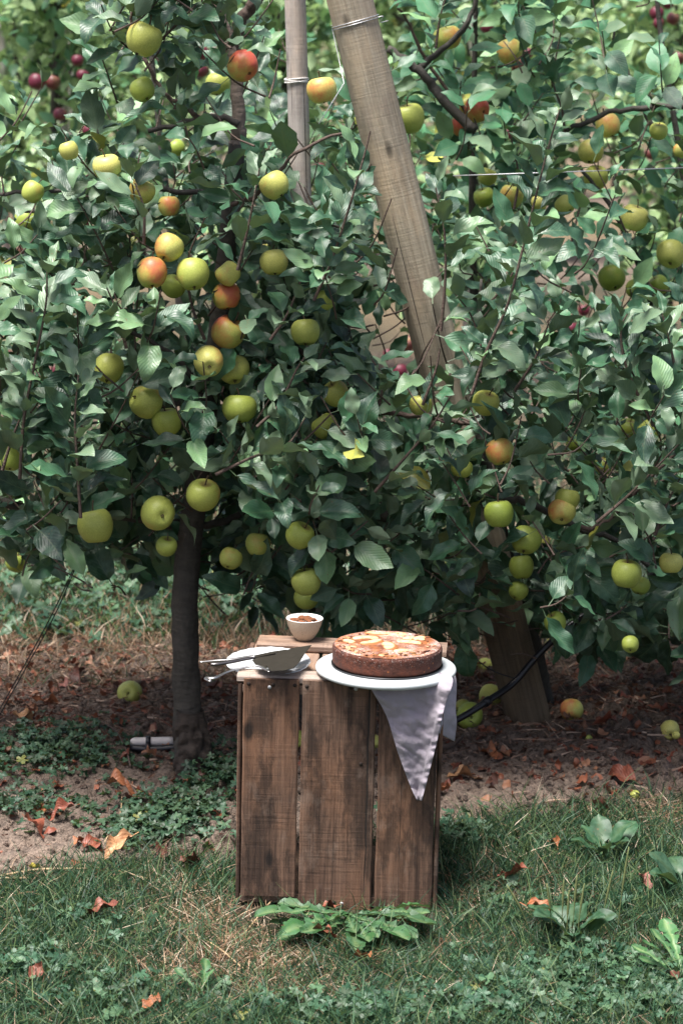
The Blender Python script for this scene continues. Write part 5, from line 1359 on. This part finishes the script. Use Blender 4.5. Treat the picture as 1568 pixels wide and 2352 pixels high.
pl = rosette('plantain', "broad round leaved plantain in the grass right of the crate", 1388, 1985, [(95, .115), (50, .12), (20, .10), (140, .09), (170, .085), (230, .08), (290, .08), (330, .08)], 30, 1.0, broad_leaf)
pl2 = rosette('plantain', "plantain with upright green seed spikes at the lower right", 1310, 2170, [(100, .09), (70, .10), (40, .09), (150, .11), (185, .10), (210, .12), (330, .10), (0, .11), (270, .08)], 26, .9, broad_leaf)
rosette('plantain', "plantain cut off by the right edge beside the grass", 1572, 2060, [(100, .10), (150, .11), (190, .10), (220, .09)], 22, .8, broad_leaf)
M['spike'] = m_plain('seed_spike', (.12, .14, .05), .8, 0, .5, 300)
for k, (dx, dy, h, lean) in enumerate([(-.035, .0, .13, -.12), (-.018, .01, .135, .02), (-.01, -.01, .12, .03), (.005, .02, .14, .05), (.012, 0, .13, .10), (.06, .02, .15, .16), (.095, .02, .20, .10), (-.075, .02, .12, -.45)]):
    mb = MB(); c = catmull([(dx, dy, 0), (dx + lean * h * .4, dy, h * .5), (dx + lean * h, dy, h)], 6); tube(mb, c, [.0009] * 7 + [.0018, .0024, .0024, .0022, .0016, .001], 6, .3, seed=k); mb.build('seed_spike', M['spike'], pl2)

# ------------------------------------------------------------------ big fallen leaves
DL = [(118, 1617, 50, 'o', "orange and yellow dry leaf standing left of the pale windfall"), (148, 1577, 40, 'p', "pinkish curled dry leaf near the left windfall"), (184, 1557, 55, 'd', "dark curled dry leaf behind the pinkish one"),
 (272, 1828, 62, 'o', "rust orange leaf on the soil left of the crate among weeds"), (283, 1980, 66, 'l', "light tan leaf lying on pale soil left of the crate"), (205, 1942, 55, 'r', "red brown leaf left of the tan one"), (180, 1925, 36, 'o', "small orange leaf at the upper left of the red brown one"),
 (224, 2118, 66, 'r', "curled rust red leaf standing in the grass at left"), (85, 2010, 24, 'y', "small yellow leaf in the grass at the left edge"), (80, 2265, 40, 'r', "narrow red leaf low in the grass at the left corner"),
 (375, 1970, 50, 'd', "dark brown leaf under the weeds beside the crate"), (440, 1998, 60, 'd', "dark curled leaf right by the crate's lower left corner"), (150, 1880, 50, 'r', "rust leaf among yellowing weeds at left"), (75, 1915, 60, 'r', "crumpled rust leaf below yellow weeds at the left edge"), (100, 1860, 40, 'o', "orange dry leaf inside the yellowing weeds"),
 (355, 2322, 50, 'o', "orange leaf at the bottom edge left of centre"), (722, 2168, 62, 'r', "rust leaf under the dandelion's left leaves"), (838, 2228, 48, 'o', "narrow orange leaf in front of the dandelion"), (755, 2105, 45, 'r', "small red brown leaf at the dandelion's centre"),
 (1115, 1728, 58, 'o', "orange brown leaf on the soil right of the napkin"), (1052, 1775, 62, 'l', "tan brown crumpled leaf beside the crate's right side"), (1020, 1845, 40, 'o', "rust leaf tight against the crate's right side"), (1012, 1900, 40, 'd', "dark red leaf at the crate's lower right in grass"),
 (1480, 1706, 44, 'r', "red brown leaf on the soil near the right edge"), (1435, 1790, 70, 'r', "large curled rust leaf among others at the right"), (1400, 1820, 46, 'r', "rust leaf at the left of the right group"), (1385, 1855, 40, 'd', "dark standing leaf at the edge of the right lawn"), (1400, 1663, 50, 'r', "red leaf lying right of the pinkish windfall"),
 (1420, 1515, 60, 'l', "pale yellow tan leaf under the hanging right branches"), (1390, 1490, 50, 'r', "reddish leaf left of the pale tan one on the right"), (1278, 1957, 40, 'o', "bright orange curled leaf in the lawn right of the crate"), (1188, 2045, 52, 'r', "rust red leaf in the lawn right of the crate"), (1150, 2030, 24, 'r', "tiny red leaf left of the rust red one in the lawn"),
 (1476, 2050, 42, 'p', "round pink red leaf in the lawn at right"), (1232, 2135, 66, 'o', "curled orange leaf beside the seed spike plantain"), (1548, 2270, 40, 'd', "dark curled leaf at the bottom right edge"), (478, 1598, 46, 'd', "dark red leaf right of the left trunk"), (62, 1668, 50, 'l', "tan curled leaf on the soil at the left edge"), (1530, 1560, 40, 'd', "dark leaf on soil at the right edge"), (930, 2150, 30, 'o', "small rust leaf right of the dandelion")]
pal = {'o': (.38, .135, .055), 'r': (.24, .066, .036), 'p': (.32, .13, .10), 'd': (.11, .035, .022), 'l': (.52, .28, .14), 'y': (.55, .46, .08)}
for k, (x, y, s, c, lab) in enumerate(DL):
    V, F, _, UV = leaf_proto(12, 7, random.uniform(.3, 1.15), random.uniform(-.6, 1.5), .13, random.uniform(-1.3, 1.3), .31, .2, seed=500 + k)
    p = G(x, y + 8, .004); L = s * mpp(p.y) * 1.45; mb = MB(); mb.add(V * L - np.array([0, L * .5, 0]), F, uv=UV, col=np.array(pal[c]) * random.uniform(.85, 1.15))
    o = mb.build('fallen_leaf', M['bigdry']); o.location = p + Vector((0, 0, .012)); o.rotation_euler = (random.uniform(-.2, .5), random.uniform(-.4, .4), random.uniform(0, 6.28)); tag(o, lab, 'leaf', 'dry leaves on the ground')
    v0 = min((o.matrix_basis @ v.co).z for v in o.data.vertices); o.location.z += float(ground_h(p.x, p.y)) - .003 - v0 + (.024 if y > 1950 else .004)
# ------------------------------------------------------------------ twigs and the white pipe
for k, (pp, r_, lab) in enumerate([([(250, 1670), (300, 1740), (330, 1800), (340, 1850)][:0] or [(235, 1690), (290, 1745), (345, 1800), (375, 1850)], .003, ''),]): pass
TW = [([(215, 1665), (265, 1700), (290, 1735), (300, 1770)], .0032, "grey forked twig lying left of the white pipe"), ([(60, 1712), (160, 1672), (250, 1650), (330, 1648)], .0024, "long thin twig lying across the soil at the left"),
      ([(0, 1690), (60, 1665), (130, 1648)], .003, "pale twig at the left edge"), ([(520, 1640), (528, 1600), (540, 1560)], .003, "pale upright twig beside the crate's left top"), ([(1010, 1738), (1035, 1726), (1062, 1716)], .008, "thick tan stick poking out right of the crate"),
      ([(395, 1735), (420, 1760), (440, 1795)], .003, "bent grey twig at the foot of the left trunk"), ([(1260, 1640), (1270, 1612), (1320, 1607)], .002, "thin curved root by the pinkish windfall"), ([(1300, 1665), (1370, 1655), (1440, 1650), (1500, 1620)], .0025, "thin dark twig on the soil right of the post"),
      ([(1430, 1560), (1500, 1525), (1568, 1500)], .002, "slender twig near the right edge under the branches"), ([(278, 1670), (330, 1662), (380, 1690)], .0022, "pale curved rootlet above the white pipe")]
for pts, r_, lab in TW:
    mb = MB(); q = [np.array(G(x, y, r_ + .008)) for x, y in pts]; tube(mb, catmull(q, 5), np.linspace(r_, r_ * .6, len(catmull(q, 5))), 7, .2)
    tag(mb.build('twig', M['twig']), lab, 'twig', 'twigs lying on the soil')
mb = MB()
ST = [([(0, 2025), (90, 2010), (200, 2008)], .0028), ([(0, 2032), (60, 2030)], .003), ([(270, 2012), (340, 2032)], .0026), ([(240, 1945), (275, 1880), (280, 1840)], .0015), ([(560, 2160), (600, 2110), (630, 2075)], .0018), ([(430, 2150), (500, 2190), (560, 2240)], .0016)]
for pts, r_ in ST: q = [np.array(G(x, y, .012)) for x, y in pts]; tube(mb, catmull(q, 4), r_, 6)
M['strawmat'] = m_plain('straw_stalk', (.42, .30, .17), .6, 0, .2, 80)
tag(mb.build('straw_stalks', M['strawmat']), "long pale straw stalks lying on the grass edge", 'straw', kind='stuff')
a = np.array(G(300, 1716, .016)); b = np.array(G(398, 1724, .022)); pipe = empty('pipe_offcut', a); tag(pipe, "short white pipe piece bound to a black tube by the left trunk", 'pipe')
M['pipe'] = m_plain('white_pipe', (.60, .55, .52), .6, 0, .12, 60)
def sub(name, pts, r_, mat, s=14):
    mb = MB(); tube(mb, pts, r_, s); o = mb.build(name, M[mat], pipe); o.location = -Vector(a)
sub('white_tube', catmull([a, a * .8 + b * .2, (a + b) / 2, b], 4), [.005, .009] + [.0105] * 11, 'pipe')
dn = np.array([0, -.012, -.012]); sub('black_tube', catmull([a + dn, (a + b) / 2 + dn * 1.3, b + dn + [.02, 0, 0]], 4), .009, 'black')
mid = a + (b - a) * .42; sub('strap', [mid - [.006, 0, 0], mid + [.006, 0, 0]], .0135, 'black'); sub('strap', [mid + dn - [.006, 0, 0], mid + dn + [.006, 0, 0]], .0120, 'black')

for o in (stem_proto, cal_proto, crack_proto): bpy.data.objects.remove(o)
print('objects', len(sc.objects))
